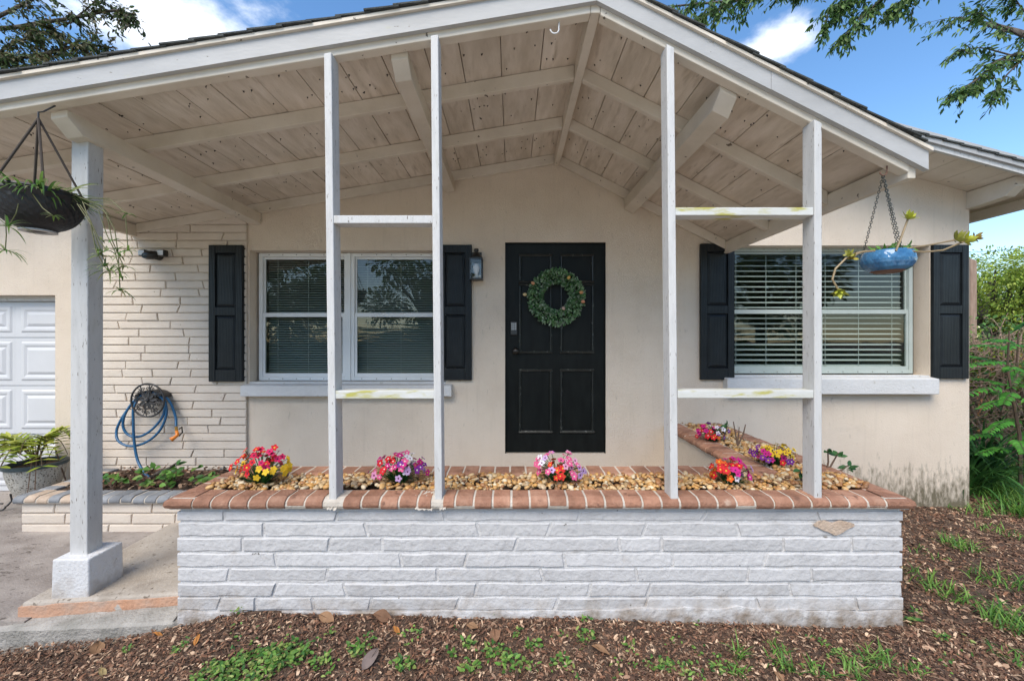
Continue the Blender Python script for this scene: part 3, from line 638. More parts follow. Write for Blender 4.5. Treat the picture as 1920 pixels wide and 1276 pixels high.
# ================================================================== white brick planter
pl = empty('brick_planter', 'white painted brick planter with terracotta cap in front of the door', 'planter', loc=(.14, 2.1, 0))
PX0, PX1, PY = -1.70, 1.985, 2.10
CB = .575
core = MB(); core.box(PX0+.012, PX1-.012, PY+.0025, PY+.12, -.2, CB); core.box(PX0+.012, PX0+.12, PY+.1201, 2.56, -.2, CB); core.box(PX0+.1201, 1.475, 2.46, 2.56, -.2, CB)
core.box(PX1-.12, PX1-.012, PY+.1201, W-.002, -.3, CB)
core = hp(core, 'planter_core', M['white_mortar'], pl)
hp(MB().box(1.4755, 1.575, 2.461, W-.002, -.2, CB), 'arm_wall', M['stucco'], pl)
# courses read off the wall: (top, bottom, joints)
rowsP = [(958.5,975,[421,632,834,1086,1319,1532]), (980,1004,[495,687,897,1029,1208,1383]), (1008,1032,[455,617,717,967,1161,1240,1468,1596]),
         (1037,1060.5,[517,752,873,1058,1261,1434]), (1065,1088,[429,613,820,1016,1193,1401,1521]), (1093,1116,[515,647,892,1105,1216,1481]), (1120,1142,[412,480,587,695,858,1043,1210,1420,1605])]
r4 = random.Random(21)
def rough_brick(x0, x1, z0, z1, yf, dep, sl, sr):
    """a hand-moulded brick face: edge loop wobbles, face is pillowed and uneven"""
    n = max(3, int((x1-x0)/.07)); m = MB(); j = lambda s: r4.uniform(-s, s)
    top, bot = [], []
    for i in range(n+1):
        t = i/n; xb = x0-sl+t*(x1-sr-x0+sl); xt = x0+sl+t*(x1+sr-x0-sl)
        e = .0035 if 0 < i < n else .001
        bot.append((xb+(j(.004) if 0 < i < n else 0), z0+j(e))); top.append((xt+(j(.004) if 0 < i < n else 0), z1+j(e)))
    v = []; c = .0042; ty, tz = j(.0022), j(.0022)
    for i in range(n+1):
        ins = c if i == 0 else -c if i == n else 0
        (xb, zb), (xt, zt) = bot[i], top[i]; d = ty*(i/n-.5); q = j(.0005)
        v += [(xb,yf+dep,zb),(xb,yf+c,zb),(xb+ins,yf+d+tz+q,zb+c),(xt+ins,yf+d-tz+q,zt-c),(xt,yf+c,zt),(xt,yf+dep,zt)]
    f = [(i*6+k,(i+1)*6+k,(i+1)*6+k+1,i*6+k+1) for i in range(n) for k in range(5)]
    f += [tuple(range(6))[::-1], tuple(n*6+k for k in range(6))]
    m.add(v, f); return m
for k, (yt, yb, js) in enumerate(rowsP):
    xs = [PX0+j_*.004 for j_ in [r4.uniform(-1,1)]]+[wx(p, PY) for p in js]+[PX1+r4.uniform(-.004,.004)]
    sls = [0]+[r4.choice([-.008,-.004,0,.006,.01]) for _ in js]+[0]
    for i in range(len(xs)-1):
        # a joint is filled with thick paint: bricks stand 14 mm proud of the mortar
        hp(rough_brick(xs[i]+(.006 if i else 0), xs[i+1]-(.006 if i < len(xs)-2 else 0), wz(yb,PY), wz(yt,PY), PY-.004+r4.uniform(-.003,.003), .03, sls[i], sls[i+1]), 'brick', M['white_brick'], pl)
# rendered plinth under the courses with a torn upper edge
m = MB(); n = 70; v = []
zt0 = wz(1143, PY)
for i in range(n+1):
    x = PX0-.0+.01+(PX1-PX0-.02)*i/n; t = i/n
    zt = zt0+.004*math.sin(i*1.3)+r4.uniform(-.005,.005)+(.018*math.exp(-((t-.72)/.13)**2))+(.012*math.exp(-((t-.77)/.01)**2))-.006*(1-t)
    y = PY-.010-.006*math.exp(-((t-.75)/.2)**2)+r4.uniform(-.002,.002)
    v += [(x,y+.018,zt+.002),(x,y,zt),(x,y-.004,zt-.03),(x,y-.006,-.2)]
m.add(v, [(i*4+k,i*4+k+1,(i+1)*4+k+1,(i+1)*4+k) for i in range(n) for k in range(3)])
hp(m, 'plinth', M['white_mortar'], pl)
# side face bricks on the right-hand end, along the mulch
for k, (yt, yb, js) in enumerate(rowsP):
    y = PY+.03; i = 0
    while y < W-.05:
        y1 = min(y+r4.choice([.3,.38,.46]), W-.01); m = rough_brick(y+.005, y1-.005, wz(yb,PY), wz(yt,PY), 0, .03, 0, 0)
        m.v = [(PX1-d, a, z) for a, d, z in m.v]; m.f = [f[::1] for f in m.f]; hp(m, 'brick', M['white_brick'], pl); y = y1
# chip in the paint showing the bare brick
m = MB(); cx, cz = wx(1561, PY), wz(984, PY); n = 22; v = [(cx, PY-.0145, cz)]
for i in range(n):
    a = 2*math.pi*i/n; rx_ = .082*(1+.25*math.cos(2*a+.3)+.12*math.sin(5*a)); rz_ = .034*(1+.35*math.sin(3*a)+.15*math.cos(5*a)); v.append((cx+rx_*math.cos(a), PY-.0125, cz+rz_*math.sin(a)))
m.add(v, [(0, 1+i, 1+(i+1) % n) for i in range(n)]); hp(m, 'bare_patch', pmat('bare_tan_brick', [(.42,.31,.23), (.52,.41,.32)], 16, .9, .8, 70), pl)
# cap: rounded-nose bricks, mortar bed between them
CT = CAPZ
def nose(d, h=CT, b=CB+.003, r=.03):
    """profile (u, z): rounded nose at u=0, back at u=d"""
    return [(d,b),(.02,b),(.006,b+.008),(0,b+.022),(.004,b+.040),(.016,h-.008),(.034,h),(d,h)]
def capbrick(mb, a0, a1, base, d, ax, sgn, dz=0, j=0):
    pr = [(base+sgn*(u+j), z+dz) for u, z in nose(d)]; mb.prism(pr, a0, a1, ax); return mb
CF = 2.048
XL, XR = -1.738, 2.012
def bedprof(base, d, sgn): return [(base+sgn*max(u, .0)*1.0+sgn*.005, z-.0035) for u, z in nose(d)]
bed = MB(); bed.prism(bedprof(CF, .125, 1), XL+.13, XR-.13, 'x'); bed.prism(bedprof(2.42, .17, 1), -1.62, 1.44, 'x'); bed.prism(bedprof(XL, .145, 1), CF+.02, 2.58, 'y'); bed.prism(bedprof(1.4452, .15, 1), 2.4215, W-.003, 'y'); bed.prism(bedprof(XR, .145, -1), CF+.02, W-.003, 'y')
bed = hp(bed, 'mortar_bed', M['mortar'], pl)
p = .0935; x = XL+.145; gaps = [(-.921,-.878), (-.402,-.345)]
while x < XR-.16:
    a, b2 = x+.0045, x+p-.0045
    for g0, g1 in gaps:
        if a < g1 and b2 > g0:
            if a < g0: b2 = g0-.002
            else: a = g1+.002
    if b2-a > .015:
        m = MB(); capbrick(m, a, b2, CF, .13, 'x', 1, r4.uniform(-.003,.002), r4.uniform(-.003,.004)); bevel(hp(m, 'cap_brick', M['terracotta'], pl), .004, 2)
    x += p
x = -1.60
while x < 1.43:
    m = MB(); capbrick(m, x+.004, min(x+.0885, 1.437), 2.415, .172, 'x', 1, r4.uniform(-.003,.002), r4.uniform(-.003,.003)); bevel(hp(m, 'cap_brick', M['terracotta'], pl), .004, 2); x += p
for base, sg, y0, y1 in ((XL, 1, CF+.14, 2.60), (1.44, 1, 2.42, W-.01), (XR, -1, CF+.14, W-.01)):
    y = y0
    while y < y1-.03:
        m = MB(); capbrick(m, y+.004, min(y+.0885, y1), base, .15, 'y', sg, r4.uniform(-.003,.002), r4.uniform(-.003,.003)); bevel(hp(m, 'cap_brick', M['terracotta'], pl), .004, 2); y += p
# mitred corner bricks (two wedges each)
for xc, sg in ((XL, 1), (XR, -1)):
    for part_ in (0, 1):
        pr = nose(.135); n = len(pr); v = []
        if part_ == 0:     # nose to the front
            for u, z in pr: v.append((xc+sg*(u+.004), CF+u, z))
            for u, z in pr: v.append((xc+sg*.142, CF+u, z))
        else:              # nose to the side
            for u, z in pr: v.append((xc+sg*u, CF+u+.004, z))
            for u, z in pr: v.append((xc+sg*u, CF+.136, z))
        f = [tuple(range(n)), tuple(range(n, 2*n))[::-1]]+[(i, n+i, n+(i+1) % n, (i+1) % n) for i in range(n)]
        hp(MB().add(v, f), 'cap_brick', M['terracotta'], pl)
# mortar patches at the feet of two posts
for cx, w_, s_ in ((-.897, .05, .8), (-.44, .085, 1.0), (-.345, .03, .6)):
    m = MB(); n = 10; v = []
    for i in range(n):
        for jj in range(6):
            th = jj/5; u = th*.13; zz = CT-.004 if th > .3 else CB+.004+(CT-CB-.008)*(th/.3)**.6
            v.append((cx+(i/(n-1)-.5)*w_*(1+.2*math.sin(jj)), CF+.002+u*.9+r4.uniform(-.004,.004), zz+r4.uniform(-.004,.006)))
    m.add(v, [(i*6+k,(i+1)*6+k,(i+1)*6+k+1,i*6+k+1) for i in range(n-1) for k in range(5)]); hp(m, 'mortar_patch', M['mortar'], pl)
# soil under the pebbles
hp(MB().box(PX0+.12, PX1-.12, PY+.121, 2.459, CB-.05, CB+.012).box(1.5755, PX1-.1201, 2.4595, W-.003, CB-.05, CB+.012), 'planter_soil', M['soil'], pl)
# ---- river pebbles
import bmesh
def ico(sub):
    bm = bmesh.new(); bmesh.ops.create_icosphere(bm, subdivisions=sub, radius=1); v = [x.co.copy() for x in bm.verts]; f = [tuple(y.index for y in x.verts) for x in bm.faces]; bm.free(); return v, f
IV, IF = ico(2)
pcols = [(.46,.26,.09), (.52,.32,.13), (.40,.20,.07), (.56,.40,.21), (.32,.15,.06), (.48,.36,.22), (.60,.50,.34), (.22,.11,.05), (.54,.31,.11), (.42,.28,.14), (.50,.27,.08)]
r5 = random.Random(3); peb = MB()
def pebble(x, y, z, s):
    e = Euler((r5.uniform(-.5,.5), r5.uniform(-.5,.5), r5.uniform(0,6.3))).to_matrix(); sc = Vector((s*r5.uniform(.9,1.35), s*r5.uniform(.75,1.05), s*r5.uniform(.5,.75)))
    k = [r5.uniform(-.14,.14) for _ in range(6)]
    vs = []
    for v in IV:
        f_ = 1+k[0]*v.x+k[1]*v.y*v.x+k[2]*v.z+k[3]*math.sin(3*v.x+k[4]*9)*.8+k[5]*v.y
        vs.append(e @ Vector((v.x*sc.x*f_, v.y*sc.y*f_, v.z*sc.z*f_))+Vector((x,y,z)))
    c = r5.choice(pcols); q = r5.uniform(.75,1.15); peb.add(vs, IF, tuple(min(.85, a*q) for a in c))
def fill(x0, x1, y0, y1, n, zf):
    for _ in range(n):
        x, y = r5.uniform(x0, x1), r5.uniform(y0, y1); s = r5.choice([.008,.010,.012,.014,.017]); pebble(x, y, zf(x, y)+r5.uniform(-.006,.014), s)
mound = lambda x, y: CB+.040+.016*math.sin(x*7+1)*math.sin(y*9)+.012
fill(PX0+.09, 1.60, 2.185, 2.43, 2600, mound); fill(1.60, 1.92, 2.185, W-.05, 1600, mound)
tag(peb.build('pebbles', M['pebble'], smooth=True), 'tan river pebbles filling the terracotta-capped planter', 'pebbles', kind='stuff')

# ================================================================== low planter against the brick panel
lp = empty('low_planter', 'low beige brick planter with grey rounded cap below the hose', 'planter', loc=(-2.9, 3.12, 0))
LY, LX0, LX1 = 3.22, -3.83, -1.75; LT = wz(928, LY); LB = LT-.06
hp(MB().box(LX0+.012, LX1, LY+.014, LY+.11, -.12, LB).box(LX0+.012, LX0+.1, LY+.1101, W-.04, -.12, LB), 'planter_core', M['beige_mortar'], lp)
z1 = LB-.004
for k in range(3):
    z0 = z1-.072; x = LX0
    while x < LX1:
        x1 = min(x+r4.choice([.26,.34,.42]), LX1); m = MB(); brick(m, x+.004, x1-.004, z0, z1, LY, .03, 0 if x == LX0 else .004, .004 if x1 < LX1 else 0, .005, .003, r4); hp(m, 'brick', M['beige_brick'], lp); x = x1
    z1 = z0-.012
def nose2(d): return [(u, z-CT+LT) for u, z in nose(d)]
m = MB(); m.prism([(LY-.035+u, z-.005) for u, z in nose2(.15)], LX0-.02, LX1, 'x'); m.prism([(LX0-.04+u, z-.005) for u, z in nose2(.15)], LY, W-.04, 'y'); hp(m, 'mortar_bed', M['mortar'], lp)
x = LX0-.03; k = 0
while x < LX1:
    m = MB(); dz = r4.uniform(-.004,.004); m.prism([(LY-.04+u, z+dz) for u, z in nose2(.16)], x+.004, x+.088, 'x')
    bevel(hp(m, 'cap_brick', M['tan_cap' if k in (1,2,4,5) else 'grey_cap'], lp), .006, 2); x += .093; k += 1
y = LY+.13
while y < W-.06:
    m = MB(); m.prism([(LX0-.045+u, z) for u, z in nose2(.16)], y+.004, y+.088, 'y'); bevel(hp(m, 'cap_brick', M['tan_cap' if rnd.random() < .6 else 'grey_cap'], lp), .006, 2); y += .093
hp(MB().box(LX0+.1, LX1, LY+.1105, W-.035, LB-.06, LT-.02), 'planter_soil', M['soil'], lp)

# ================================================================== blinds
def blind(label, x0, x1, z0, z1, pitch, wd, tilt, stuff, Y):
    b = empty('venetian_blind', label, 'blind', 'white venetian blinds inside the windows', loc=((x0+x1)/2, Y, z1))
    hp(MB().box(x0, x1, Y-.02, Y+.02, z1-.03, z1), 'headrail', M['blind'], b)
    c, s = math.cos(tilt)*wd/2, math.sin(tilt)*wd/2
    def one(mb, z):
        mb.add([(x0,Y-c,z-s),(x1,Y-c,z-s),(x1,Y,z+.003),(x0,Y,z+.003),(x1,Y+c,z+s),(x0,Y+c,z+s)], [(0,1,2,3),(3,2,4,5)])
    z = z1-.03-pitch*.7; mbs = MB()
    while z > z0:
        if stuff: one(mbs, z)
        else:
            m = MB(); one(m, z+rnd.uniform(-.002,.002)); hp(m, 'slat', M['blind'], b)
        z -= pitch
    if stuff: tag(hp(mbs, 'slats', M['blind'], b), kind='stuff')
    for t in (.12, .5, .88):
        x = x0+(x1-x0)*t; hp(MB().box(x-.0018, x+.0018, Y-c-.004, Y-c-.001, z0, z1-.03), 'cord', M['blind'], b)
    hp(MB().box(x0, x1, Y-.015, Y+.015, z0-.012, z0+.006), 'bottom_rail', M['blind'], b)
YBl = W+.20
blind('narrow-slat white blind in the window next to the left shutter', lx[0]+.045, lx[1]-.03, wz(706,YBl), wz(478,YBl), .0238, .024, R(28), True, YBl)
blind('narrow-slat white blind in the window nearest the wall lantern', lx[2]+.03, LW[1]-.04, wz(706,YBl), wz(478,YBl), .0238, .024, R(28), True, YBl)
blind('wide-slat white blind in the window left of the blue hanging pot', rx[0]+.03, rx[1]-.03, wz(694,YBl), wz(466,YBl), .0525, .05, R(22), False, YBl)
blind('wide-slat white blind in the window behind the blue hanging pot', rx[2]+.03, rx[3]-.035, wz(694,YBl), wz(466,YBl), .0525, .05, R(22), False, YBl)

# ================================================================== things on the wall
def lantern():
    x, Y, zt, zb = wx(893,3.86), 3.86, wz(466,3.86), wz(525,3.86)
    t = empty('wall_lantern', 'black metal wall lantern with glass sides beside the door', 'lantern', loc=(x, W, zb))
    hp(MB().box(x-.045, x+.045, W-.02, W-.001, zb+.06, zt-.02), 'back_plate', M['black_metal'], t)
    hp(MB().tube([(x,W-.02,zt-.06),(x,W-.05,zt-.045),(x,Y,zt-.055)], .008, 6), 'arm', M['black_metal'], t)
    m = MB(); m.lathe([(.0,.0),(.02,-.002),(.024,-.02),(.016,-.03),(.03,-.045),(.062,-.085),(.064,-.095),(.0,-.094)], (x,Y,zt), 20); hp(m, 'cap', M['black_metal'], t, smooth=True)
    m = MB(); a = .055; 
    for sx in (-1,1):
        for sy in (-1,1): m.box(x+sx*a-.005, x+sx*a+.005, Y+sy*a-.005, Y+sy*a+.005, zb+.012, zt-.094)
    for zz in (zb, zt-.106): m.box(x-a-.008, x+a+.008, Y-a-.008, Y+a+.008, zz, zz+.012)
    hp(m, 'cage', M['black_metal'], t)
    for sy in (-1,1): hp(MB().box(x-a+.005, x+a-.005, Y+sy*a-.0015, Y+sy*a+.0015, zb+.012, zt-.106), 'pane', M['lamp_glass'], t)
    for sx in (-1,1): hp(MB().box(x+sx*a-.0015, x+sx*a+.0015, Y-a+.005, Y+a-.005, zb+.012, zt-.106), 'pane', M['lamp_glass'], t)
    m = MB(); m.lathe([(.0,.155),(.02,.15),(.03,.12),(.026,.085),(.014,.06),(.014,.012),(.0,.012)], (x,Y,zb), 16); hp(m, 'bulb', M['white_plastic'], t, smooth=True)
lantern()
def floodlight():
    x, z = wx(293,3.88), wz(479,3.88); t = empty('security_light', 'black twin floodlight camera mounted high on the brick panel', 'light', loc=(x, W-.03, z))
    m = MB(); m.tube([(x,W-.032,z),(x,W-.09,z)], .04, 16); hp(m, 'mount', M['black_metal'], t)
    m = MB(); m.tube([(x-.06,W-.12,z-.005),(x-.02,W-.14,z-.012),(x+.02,W-.14,z-.01),(x+.06,W-.12,z)], [.024,.04,.04,.026], 14); hp(m, 'camera_body', M['black_metal'], t, smooth=True)
    m = MB(); m.tube([(x-.02,W-.175,z-.02),(x-.02,W-.16,z-.02)], .026, 16); hp(m, 'lens', plain('camera_lens', (.004,.004,.005), .1), t)
    for s in (-1, 1):
        h = bevel(hp(MB().box(x+s*.088-.034, x+s*.088+.034, W-.13, W-.075, z-.015, z+.045), 'lamp_head', M['black_metal'], t), .01, 3)
        hp(MB().box(x+s*.088-.026, x+s*.088+.026, W-.134, W-.1305, z-.008, z+.038), 'lamp_face', plain('floodlight_diffuser', (.62,.64,.66), .3), h)
floodlight()
def hose():
    x, Y, z = wx(277,3.80), 3.80, wz(750,3.80); RR = 31/F*3.80
    t = empty('hose_hanger', 'round black wrought-iron hose hanger with leaf pattern on the brick panel', 'hose hanger', loc=(x, W-.03, z))
    ring = lambda r, n=40: [(x+r*math.cos(2*math.pi*i/n), Y, z+r*math.sin(2*math.pi*i/n)) for i in range(n+1)]
    hp(MB().tube(ring(RR), .008, 8, cap=False), 'rim', M['iron'], t, smooth=True)
    m = MB()
    for k in range(8):                      # scrolls
        a0 = 2*math.pi*k/8+.2
        for sg in (-1, 1):
            pts = []
            for i in range(16):
                u = i/15; r = RR*(.95-.62*u)+.018*math.sin(u*9); a = a0+sg*(.10+.30*math.sin(u*3.1)); pts.append((x+r*math.cos(a), Y, z+r*math.sin(a)))
            m.tube(pts, .0042, 5)
            c0 = (x+RR*.72*math.cos(a0+sg*.22), z+RR*.72*math.sin(a0+sg*.22)); m.tube([(c0[0]+.02*(1-i/14)*math.cos(i*.75*sg), Y, c0[1]+.02*(1-i/14)*math.sin(i*.75*sg)) for i in range(14)], .0036, 5)
    hp(m, 'scrollwork', M['iron'], t)
    m = MB()                                  # four-winged leaf motif in the middle
    for k in range(9):
        a = k*2*math.pi/9+.15; d = Vector((math.cos(a), 0, math.sin(a))); m.leaf(Vector((x,Y-.004,z))+d*.012, d, Vector((0,-1,0)), RR*.55, .035, None, .05)
    m.lathe([(0,.02),(.015,.015),(.02,0),(0,-.02)], (x,Y-.004,z), 10); hp(m, 'leaf_motif', M['iron'], t)
    m = MB()                                  # saddle from the wall to the disc
    pts = [(x+.13*math.cos(a), z+.02+.07*math.sin(a)) for a in [R(10+160*i/12) for i in range(13)]]
    n = len(pts); v = [(p[0], Y+.012, p[1]) for p in pts]+[(p[0], W-.033, p[1]) for p in pts]+[(p[0], W-.033, p[1]-.008) for p in pts]+[(p[0], Y+.012, p[1]-.008) for p in pts]
    m.add(v, [(i,i+1,n+i+1,n+i) for i in range(n-1)]+[(3*n+i,2*n+i,2*n+i+1,3*n+i+1) for i in range(n-1)]+[(i,3*n+i,3*n+i+1,i+1) for i in range(n-1)])
    m.box(x-.02, x+.02, Y+.01, W-.033, z-.03, z+.08); hp(m, 'saddle', M['iron'], t)
    # the hose
    def sm(px, k=6):                          # Catmull-Rom through pixel points at a depth
        P = [at(a, b, y) for a, b, y in px]; P = [P[0]]+P+[P[-1]]; o_ = []
        for i in range(1, len(P)-2):
            for j in range(k):
                u = j/k; p0, p1, p2, p3 = P[i-1:i+3]
                o_.append(.5*((2*p1)+(p2-p0)*u+(2*p0-5*p1+4*p2-p3)*u*u+(3*p1-p0-3*p2+p3)*u**3))
        return o_+[P[-2]]
    h = empty('garden_hose', 'blue garden hose looped over the round iron hanger', 'hose', loc=(x, W-.08, z-.5))
    a_, b_ = 3.86, 3.83
    path = [(330,800,a_-.03),(329,780,a_),(318,752,a_),(300,738,a_),(272,736,a_),(252,752,a_),(232,778,a_),(219,805,a_),(222,826,b_),(245,836,b_),(275,828,b_),(300,806,b_),(312,775,b_),(306,748,b_),(280,735,b_),(255,748,a_),(235,775,b_),(231,800,b_),(243,816,b_),(265,817,b_),(290,800,b_),(308,772,b_),(303,742,a_),(275,734,a_),(252,760,b_-.02),(250,790,b_-.03),(252,830,b_-.03),(258,862,b_-.05),(270,885,b_-.1),(280,894,b_-.13)]
    hp(MB().tube(sm(path), .0108, 8), 'hose_tube', M['hose'], h, smooth=True)
    m = MB(); m.tube([at(330,799,3.80), at(331,806,3.80)], [.012,.013], 12); hp(m, 'coupling', plain('brass_coupling', (.45,.25,.06), .35, metal=.6), h)
    m = MB(); m.tube([at(331,806,3.80), at(333,815,3.79), at(327,820,3.77), at(320,824,3.75)], [.011,.016,.016,.022], 12); hp(m, 'nozzle', M['orange'], h, smooth=True)
    m = MB(); m.tube([at(336,804,3.78), at(341,800,3.77), at(342,810,3.77), at(336,817,3.77)], .006, 6); hp(m, 'trigger', M['black_metal'], h)
hose()
def wreath():
    x, z, Y = wx(1043,3.93), wz(557,3.93), 3.925; t = empty('wreath', 'round green leaf wreath with peach buds hanging on the black door', 'wreath', loc=(x, W, z))
    r = random.Random(8); hp(MB().tube([(x+.198*math.cos(2*math.pi*i/32), Y+.018, z+.198*math.sin(2*math.pi*i/32)) for i in range(33)], .016, 8), 'twig_ring', plain('dark_green_ring', (.015,.03,.012), .8), t)
    m = MB()
    for _ in range(2100):
        a = r.uniform(0, 6.283); b = r.uniform(0, 6.283); q = r.uniform(.3, 1)**.6*.066; e = Vector((math.cos(a),0,math.sin(a)))
        p = Vector((x,Y,z))+e*(.198+q*math.cos(b))+Vector((0,-abs(math.sin(b))*q*.9+.01,0)); d = (e*math.cos(b)+Vector((0,-abs(math.sin(b)),0))*.8+Vector((r.gauss(0,.5),r.gauss(0,.3),r.gauss(0,.5)))).normalized()
        g = r.uniform(.6, 1.5); c = r.choice([(.06,.15,.05),(.11,.23,.08),(.18,.30,.15),(.32,.40,.29),(.04,.10,.04),(.24,.36,.2)])
        m.leaf(p, d, Vector((r.gauss(0,.4),-1,r.gauss(0,.4))), r.uniform(.022,.034), r.uniform(.013,.019), tuple(k*g for k in c))
    hp(m, 'leaves', M['leaf'], t)
    for px, py, c in ((1000,531,(.75,.38,.2)), (985,552,(.75,.6,.32)), (1066,521,(.75,.5,.15)), (1089,548,(.75,.36,.16)), (1092,565,(.75,.34,.2)), (1056,577,(.6,.42,.35))):
        p = at(px, py, 3.85); d = Vector((p.x-x, -.02, p.z-z)).normalized(); m = MB(); m.tube([p-d*.012, p, p+d*.014, p+d*.024], [.008,.015,.013,.003], 10, c); hp(m, 'bud', M['petal'], t, smooth=True)
wreath()
# hooks in the ceiling
def hook(px, py, Y, label, sc=1.0, mt='white_plastic'):
    p = at(px, py, Y); zt = zr(p.x)-.012
    pts = [(p.x,Y,zt),(p.x,Y,zt-.02*sc)]+[(p.x-.02*sc+.02*sc*math.cos(a), Y, zt-.034*sc-.02*sc*math.sin(a)) for a in [R(-20+i*22) for i in range(10)]]
    o = MB().tube(pts, .0035*sc, 8).build('ceiling_hook', M[mt], smooth=True); tag(o, label, 'hook')
hook(1048, 40, 2.125, 'empty white cup hook under the gable near the ridge', 1.1)
hook(1663, 322, 2.128, 'rusty cup hook holding the blue hanging pot', .9, 'clay')

# ================================================================== flowers in the planter
def blossom_mesh():
    m = MB()
    for k in range(5):
        a = 2*math.pi*k/5; u = Vector((math.cos(a), math.sin(a), 0)); q = Vector((-math.sin(a), math.cos(a), 0))
        m.add([Vector((0,0,0)), u*.55+q*.42+Vector((0,0,.16)), u*.98+q*.22+Vector((0,0,.14)), u*1.02-q*.18+Vector((0,0,.12)), u*.55-q*.42+Vector((0,0,.16))], [(0,1,2,3,4)])
    return m
BV = blossom_mesh()
PM = {}
def petal_mesh(col, eye):
    key = (col, eye)
    if key not in PM:
        m = MB(); m.v = list(BV.v); m.f = list(BV.f); m.c = [col]*len(BV.f)
        m.add([(.26*math.cos(i*1.047), .26*math.sin(i*1.047), .1) for i in range(6)]+[(0,0,.17)], [(i,(i+1)%6,6) for i in range(6)], eye)
        o = m.build('blossom', M['petal']); PM[key] = o.data; bpy.data.objects.remove(o)
    return PM[key]
RED, PINK, MAG, PUR, WHT, YEL, ORG, LIL = (.62,.02,.03), (.72,.12,.28), (.55,.02,.22), (.20,.03,.28), (.72,.70,.76), (.75,.50,.03), (.7,.13,.02), (.55,.36,.62)
EYE_Y, EYE_D, EYE_W = (.7,.5,.05), (.10,.01,.06), (.75,.72,.6)
def bunch(label, px, pyb, Y, w_, h_, zones, n=52, seed=1, sz=.0185):
    """artificial flower bunch: zones = list of (direction angle in picture, spread, colours)"""
    r = random.Random(seed); base = at(px, pyb, Y); base.z = CB+.035
    t = empty('flower_bunch', label, 'flowers', 'artificial flower bunches in the pebble bed', loc=base)
    lv = MB(); st = MB()
    for _ in range(80):
        a = r.uniform(0, 6.283); d = Vector((math.cos(a)*r.uniform(.2,1.3), math.sin(a)*.6, 1)); c = r.choice([(.02,.09,.02),(.03,.13,.035),(.015,.06,.02)])
        lv.blade(Vector((math.cos(a)*.01, math.sin(a)*.01, -.01)), d, None, r.uniform(.6,1)*h_*.8, .011, .7, c, 4)
    lo = lv.build('leaves', M['leaf'], t)
    cnt = 0
    for _ in range(n):
        th = math.acos(r.uniform(.02, 1)); ph = r.uniform(0, 6.283); q = r.uniform(.72, 1.16)
        d = Vector((math.sin(th)*math.cos(ph), math.sin(th)*math.sin(ph), math.cos(th)))
        p = Vector((d.x*w_*q, d.y*w_*q*.8, h_*.38+d.z*h_*.62*q))
        best = min(zones, key=lambda zn: abs(zn[0]-p.x/w_)+abs(zn[1]-(p.z/h_))*.8+r.uniform(0, .2)); col, eye = r.choice(best[2])
        st.tube([Vector((d.x*.012, d.y*.012, 0)), p*.55+Vector((0,0,.03)), p], .0016, 4, (.04,.14,.03))
        nrm = (d+Vector((r.gauss(0,.25), r.gauss(-.35,.25), r.gauss(.1,.25)))).normalized(); e = nrm.to_track_quat('Z', 'Y').to_euler(); s = sz*r.uniform(.85, 1.2)
        inst('blossom', petal_mesh(col, eye), t, p, e, (s, s, s))
    st.build('stems', M['leaf'], t)
W1 = (WHT, EYE_D)
bunch('red and yellow flower bunch at the left end of the planter', 491, 900, 2.30, .145, .205, [(-.2,.8,[(RED,EYE_Y),((.6,.02,.08),EYE_D),(RED,EYE_D)]), (.5,.8,[((.62,.02,.12),EYE_D),(RED,EYE_Y)]), (-.5,.5,[(ORG,EYE_Y),(YEL,EYE_D),(RED,EYE_Y)]), (.6,.4,[(YEL,EYE_Y)]), (-.6,.2,[(RED,EYE_Y),(ORG,EYE_Y)])], 66, 1)
bunch('purple, pink and white flower bunch left of the door', 750, 900, 2.30, .15, .175, [(-.4,.9,[(RED,EYE_W),(MAG,EYE_W)]), (-.6,.4,[(PINK,EYE_W),((.72,.3,.5),EYE_D)]), (0,.7,[(MAG,EYE_W),(PUR,EYE_W),(PINK,EYE_W)]), (.5,.5,[W1,(LIL,EYE_D),W1]), (.9,.7,[(PUR,EYE_W),(MAG,EYE_Y)])], 66, 2)
bunch('pink and scarlet flower bunch below the black door', 1045, 898, 2.30, .135, .18, [(0,.95,[(PINK,EYE_D),((.6,.2,.5),EYE_Y)]), (-.6,.6,[(PINK,EYE_W),W1,(LIL,EYE_D)]), (0,.5,[(RED,EYE_Y),((.7,.06,.03),EYE_Y)]), (.6,.7,[((.75,.4,.55),EYE_D),(PINK,EYE_W)]), (.9,.4,[(LIL,EYE_D)])], 58, 3)
bunch('red and white flower bunch near the rightmost post', 1368, 905, 2.27, .115, .15, [(-.5,.7,[(RED,EYE_Y),(ORG,EYE_Y)]), (.3,.9,[(MAG,EYE_D),(RED,EYE_Y)]), (.3,.4,[W1,(LIL,EYE_D),W1]), (.9,.4,[(MAG,EYE_W),(LIL,EYE_D)])], 52, 4)
bunch('yellow and magenta flower bunch in the right arm of the planter', 1452, 870, 2.62, .135, .15, [(-.2,.95,[(YEL,EYE_D),(YEL,EYE_Y)]), (.6,.6,[(YEL,EYE_D),((.7,.42,.02),EYE_D)]), (-.1,.4,[(MAG,EYE_D),(PUR,EYE_W),(RED,EYE_Y)]), (-.8,.4,[(PUR,EYE_Y),(MAG,EYE_D)])], 62, 5)
bunch('small mixed red flower bunch at the back of the planter by the wall', 1335, 822, 3.25, .12, .15, [(-.5,.7,[(RED,EYE_W),(MAG,EYE_D)]), (.2,.8,[(MAG,EYE_W),W1,(PUR,EYE_W)]), (-.2,.3,[(ORG,EYE_Y),(RED,EYE_Y)]), (.9,.4,[(PUR,EYE_W),(MAG,EYE_D)])], 46, 6)
